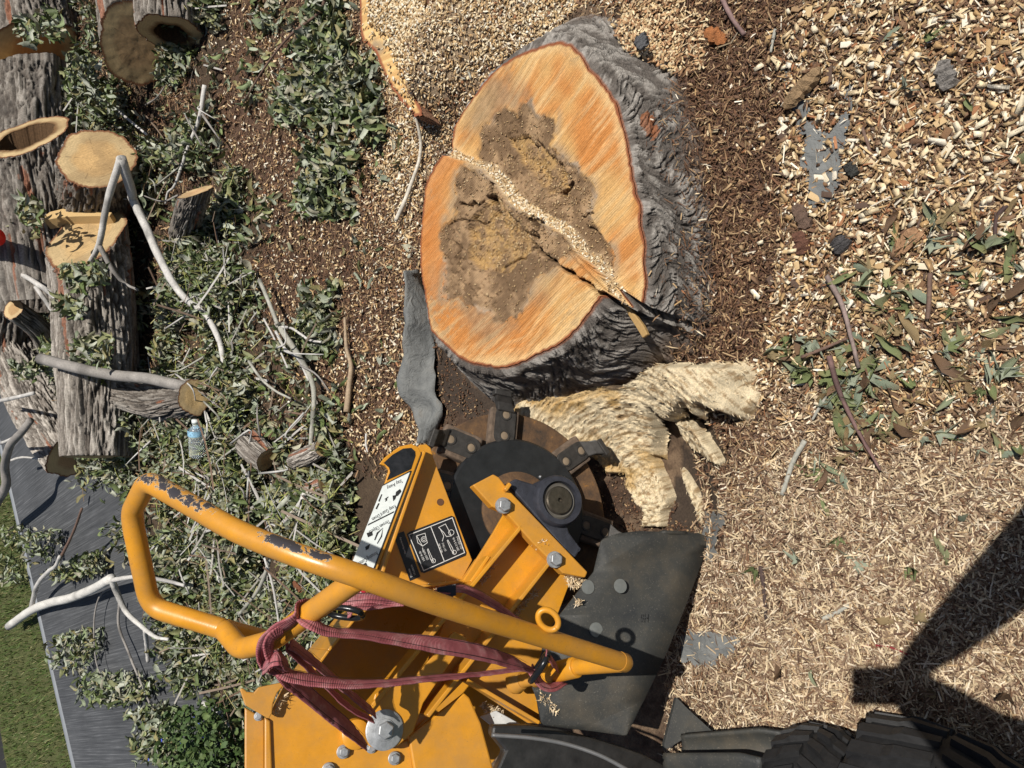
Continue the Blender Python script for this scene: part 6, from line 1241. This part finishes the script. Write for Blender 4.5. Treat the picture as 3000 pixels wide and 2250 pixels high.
# ------------------------------------------------------------------ the ratchet strap tied round the handle
strap = thing('webbing_strap', (*pd(900, 1900, 1.2)[:2], 0), 'faded red webbing strap with black stitching tied round the yellow handle', 'strap')
def ribbon(pts, wpx, tw=0.0, n=60, view=True):
    """pts: picture x, y and depth; wpx: width in picture pixels along the path; the band faces the front of the machine"""
    P = np.array([pd(*p) for p in pts]); C_ = catmull(P, n); D_ = np.array([p[2] for p in pts]); wp = np.interp(np.linspace(0, 1, n), np.linspace(0, 1, len(np.atleast_1d(wpx))), np.atleast_1d(wpx)) if np.ndim(wpx) else np.full(n, wpx)
    Dn_ = np.interp(np.linspace(0, 1, n), np.linspace(0, 1, len(D_)), D_); W_ = wp * Dn_ / FPX
    WREAL = .030
    T = np.gradient(C_, axis=0); T /= np.linalg.norm(T, axis=1)[:, None]
    toC = CAM - C_; toC /= np.linalg.norm(toC, axis=1)[:, None]; S_ = np.cross(T, toC); S_ /= np.linalg.norm(S_, axis=1)[:, None]; NN = np.cross(S_, T)
    # band of constant width, turned about its own length where the photo shows it narrower
    cosb = np.clip(W_ / WREAL, .12, 1.0); sinb = np.sqrt(1 - cosb ** 2); side = S_ * cosb[:, None] + NN * sinb[:, None]; nor = np.cross(T, side) * -1
    K = 9; us = np.linspace(-.5, .5, K); V = C_[:, None] + side[:, None] * (us * WREAL)[None, :, None] + nor[:, None] * (.0015 * np.cos(us * 6))[None, :, None]
    V = V + nor[:, None] * ((fbm(V * 60, 2, 4) - .5) * .004)[..., None]
    ln = np.r_[0, np.cumsum(np.linalg.norm(np.diff(C_, axis=0), axis=1))]; uv = np.stack([np.broadcast_to(us * WREAL, (n, K)), np.broadcast_to(ln[:, None], (n, K))], -1).reshape(-1, 2)
    o = obj('webbing', V.reshape(-1, 3), gridfaces(n, K), MSTRAP, strap, None, True, uv); s_ = o.modifiers.new('t', 'SOLIDIFY'); s_.thickness = .0022; s_.offset = 0
    for u0 in (-.36, .36):
        for s2 in (1, -1):
            c1 = C_ + side * (u0 * WREAL) + nor * (.0024 * s2 + .0015 * cos(u0 * 6))[..., None] if False else C_ + side * (u0 * WREAL) + nor * (.0022 * s2 + .0012)
            st = np.stack([c1 - side * .0006, c1 + side * .0006], 1); keep = (np.arange(n - 1) % 1 == 0)
            obj('stitching', st.reshape(-1, 3), gridfaces(n, 2), MTHREAD, o)
    return o
ribbon([(880, 1790, 1.155), (905, 1818, 1.11), (962, 1846, 1.12), (1059, 1857, 1.15), (1179, 1874, 1.19), (1287, 1889, 1.23), (1409, 1911, 1.3), (1499, 1937, 1.38), (1556, 1958, 1.45)], [40, 38, 26, 22, 34, 46, 44, 34, 16], n=90)
ribbon([(800, 1936, 1.16), (831, 1968, 1.15), (889, 1986, 1.16), (1016, 2001, 1.19), (1143, 1997, 1.24), (1251, 1986, 1.29), (1398, 1973, 1.37), (1503, 1961, 1.43), (1556, 1957, 1.46)], [30, 36, 34, 24, 18, 16, 12, 10, 9], n=90)
ribbon([(815, 1955, 1.17), (840, 1985, 1.18), (889, 2023, 1.21), (962, 2084, 1.26), (1016, 2127, 1.30), (1070, 2176, 1.37)], [34, 40, 42, 40, 36, 20])
ribbon([(850, 1870, 1.20), (864, 1889, 1.22), (925, 1939, 1.27), (998, 2004, 1.32), (1052, 2051, 1.36), (1096, 2085, 1.4)], [24, 22, 20, 18, 18, 16])
ribbon([(835, 1885, 1.21), (853, 1903, 1.23), (905, 1955, 1.29), (980, 2030, 1.35), (1040, 2080, 1.39), (1088, 2105, 1.42)], [20, 18, 14, 14, 12, 12])
ribbon([(905, 1772, 1.18), (880, 1785, 1.13), (868, 1812, 1.11), (820, 1842, 1.11), (785, 1872, 1.12), (772, 1905, 1.13), (780, 1940, 1.14), (808, 1960, 1.15)], [22, 24, 26, 30, 34, 34, 32, 30])
ribbon([(828, 1850, 1.115), (800, 1868, 1.105), (790, 1895, 1.105), (800, 1925, 1.11), (825, 1945, 1.14)], [26, 26, 26, 26, 24])
ribbon([(774, 1948, 1.125), (795, 1932, 1.10), (818, 1928, 1.10), (838, 1940, 1.13)], [34, 38, 38, 30], n=24)
ribbon([(1000, 1762, 1.34), (1018, 1756, 1.33), (1088, 1751, 1.34), (1161, 1757, 1.36), (1260, 1740, 1.38), (1351, 1724, 1.41), (1423, 1753, 1.43), (1496, 1800, 1.46), (1570, 1850, 1.52)], [26, 28, 28, 22, 18, 22, 22, 16, 10], n=90)
ribbon([(1020, 1790, 1.33), (1040, 1772, 1.32), (1080, 1772, 1.33), (1130, 1768, 1.35), (1180, 1766, 1.36)], [22, 26, 24, 14, 10])
ribbon([(1555, 1955, 1.45), (1570, 1978, 1.45), (1590, 2003, 1.46), (1615, 2009, 1.48), (1645, 1998, 1.52)], [22, 26, 26, 26, 20], n=30)
ribbon([(1600, 1905, 1.42), (1612, 1925, 1.43), (1630, 1950, 1.5)], [14, 14, 10], n=20)
V, Fc = box8(pd(1308, 1733, 1.385), np.array(pd(1335, 1728, 1.385) - pd(1280, 1738, 1.385)) / 2, (pd(1308, 1748, 1.385) - pd(1308, 1714, 1.385)) / 2, NX * .002); bevel(obj('strap_sleeve', V, Fc, MPLATE_B, strap, smooth=False), .001)
def ring(c, a, b, ra, rb, r, name):
    c = pd(*c); u = nrm(pd(*a) - c); v = nrm(pd(*b) - c); v = nrm(v - (v @ u) * u)
    V, Fc = tube(np.array([c + ra * np.sign(cos(t)) * abs(cos(t)) ** .8 * u + rb * np.sign(sin(t)) * abs(sin(t)) ** .8 * v for t in np.linspace(0, 2 * pi, 49)]), r, 12); return obj(name, V, Fc, plain('black_coated_steel', (.015, .016, .018), .25, .3), strap)
ring((1008, 1795, 1.32), (1060, 1800, 1.31), (1008, 1830, 1.36), .036, .019, .0055, 'hook_ring')
ring((1580, 1955, 1.43), (1607, 1918, 1.41), (1590, 1965, 1.36), .034, .02, .0065, 'hook_ring')

# ------------------------------------------------------------------ the person taking the picture: only the shadow of arms and phone shows
me = bpy.data.meshes.new('person'); U_ = -IR
J = {'pel': (.12, -.62, .92), 'chest': (.11, -.56, 1.22), 'neck': (.10, -.50, 1.46), 'head0': (.10, -.47, 1.56), 'head1': (.09, -.44, 1.68),
     'rs': (.28, -.50, 1.40), 're': (.34, -.30, 1.22), 'rw': (.09, -.115, 1.47), 'rh': (.045, -.075, 1.53), 'ls': (-.10, -.48, 1.40), 'le': (-.21, -.14, 1.30), 'lw': (-.08, -.09, 1.47), 'lh': (-.035, -.075, 1.525),
     'rk': (.22, -.60, .50), 'ra': (.22, -.64, .09), 'rt': (.24, -.50, .04), 'lk': (.02, -.60, .50), 'la': (.0, -.64, .09), 'lt': (-.02, -.50, .04), 'rhip': (.21, -.62, .86), 'lhip': (.03, -.62, .86)}
for nm, wr, hx in (('r', 'rh', 1), ('l', 'lh', -1)):
    hb = np.array(J[wr])
    for f_ in range(4):
        o1 = hb + U_ * (.012 * f_ - .01) + np.array([-.035 * hx, .02, .015]); J[nm + 'f%da' % f_] = tuple(o1); J[nm + 'f%db' % f_] = tuple(o1 + np.array([-.02 * hx, -.012, .012]))
    J[nm + 'tha'] = tuple(hb + np.array([-.012 * hx, -.02, .03])); J[nm + 'thb'] = tuple(hb + np.array([-.032 * hx, -.022, .045]))
RAD = {'pel': .15, 'chest': .155, 'neck': .06, 'head0': .085, 'head1': .095, 'rs': .075, 're': .085, 'rw': .05, 'rh': .058, 'ls': .075, 'le': .095, 'lw': .07, 'lh': .06, 'rk': .062, 'ra': .045, 'rt': .04, 'lk': .062, 'la': .045, 'lt': .04, 'rhip': .085, 'lhip': .085}
ED = [('pel', 'chest'), ('chest', 'neck'), ('neck', 'head0'), ('head0', 'head1'), ('chest', 'rs'), ('rs', 're'), ('re', 'rw'), ('rw', 'rh'), ('chest', 'ls'), ('ls', 'le'), ('le', 'lw'), ('lw', 'lh'), ('pel', 'rhip'), ('rhip', 'rk'), ('rk', 'ra'), ('ra', 'rt'), ('pel', 'lhip'), ('lhip', 'lk'), ('lk', 'la'), ('la', 'lt')]
for nm in 'rl':
    for f_ in range(4): ED += [(nm + 'h', nm + 'f%da' % f_), (nm + 'f%da' % f_, nm + 'f%db' % f_)]
    ED += [(nm + 'h', nm + 'tha'), (nm + 'tha', nm + 'thb')]
nm_ = list(J); me.from_pydata([J[k_] for k_ in nm_], [(nm_.index(a), nm_.index(b)) for a, b in ED], [])
tmp = bpy.data.objects.new('tmp', me); COL.objects.link(tmp); md = tmp.modifiers.new('s', 'SKIN'); tmp.modifiers.new('u', 'SUBSURF').levels = 1
for i, k_ in enumerate(nm_):
    r_ = RAD.get(k_, .009); me.skin_vertices[0].data[i].radius = (r_, r_); me.skin_vertices[0].data[i].use_root = (k_ == 'pel')
bpy.context.view_layer.update(); pm_ = bpy.data.meshes.new_from_object(tmp.evaluated_get(bpy.context.evaluated_depsgraph_get())); bpy.data.objects.remove(tmp)
pm_.materials.clear(); pm_.materials.append(plain('dark_work_clothes', (.06, .07, .09), .9)); pm_.polygons.foreach_set('use_smooth', np.ones(len(pm_.polygons), bool))
po = link('person', pm_); tag(po, 'person in dark work clothes holding up a phone, casting the arm shadow on the shreds', 'person')
pc = CAM - F * .012 - U_ * .055 + np.array([.012, 0, 0]); V, Fc = box8(pc, np.array([.041, 0, 0]), U_ * .08, F * .0045)
tag(bevel(obj('phone', V, Fc, plain('phone_glass', (.02, .02, .022), .2), smooth=False), .004), 'black phone held out by the person, seen as the square end of the shadow', 'phone')
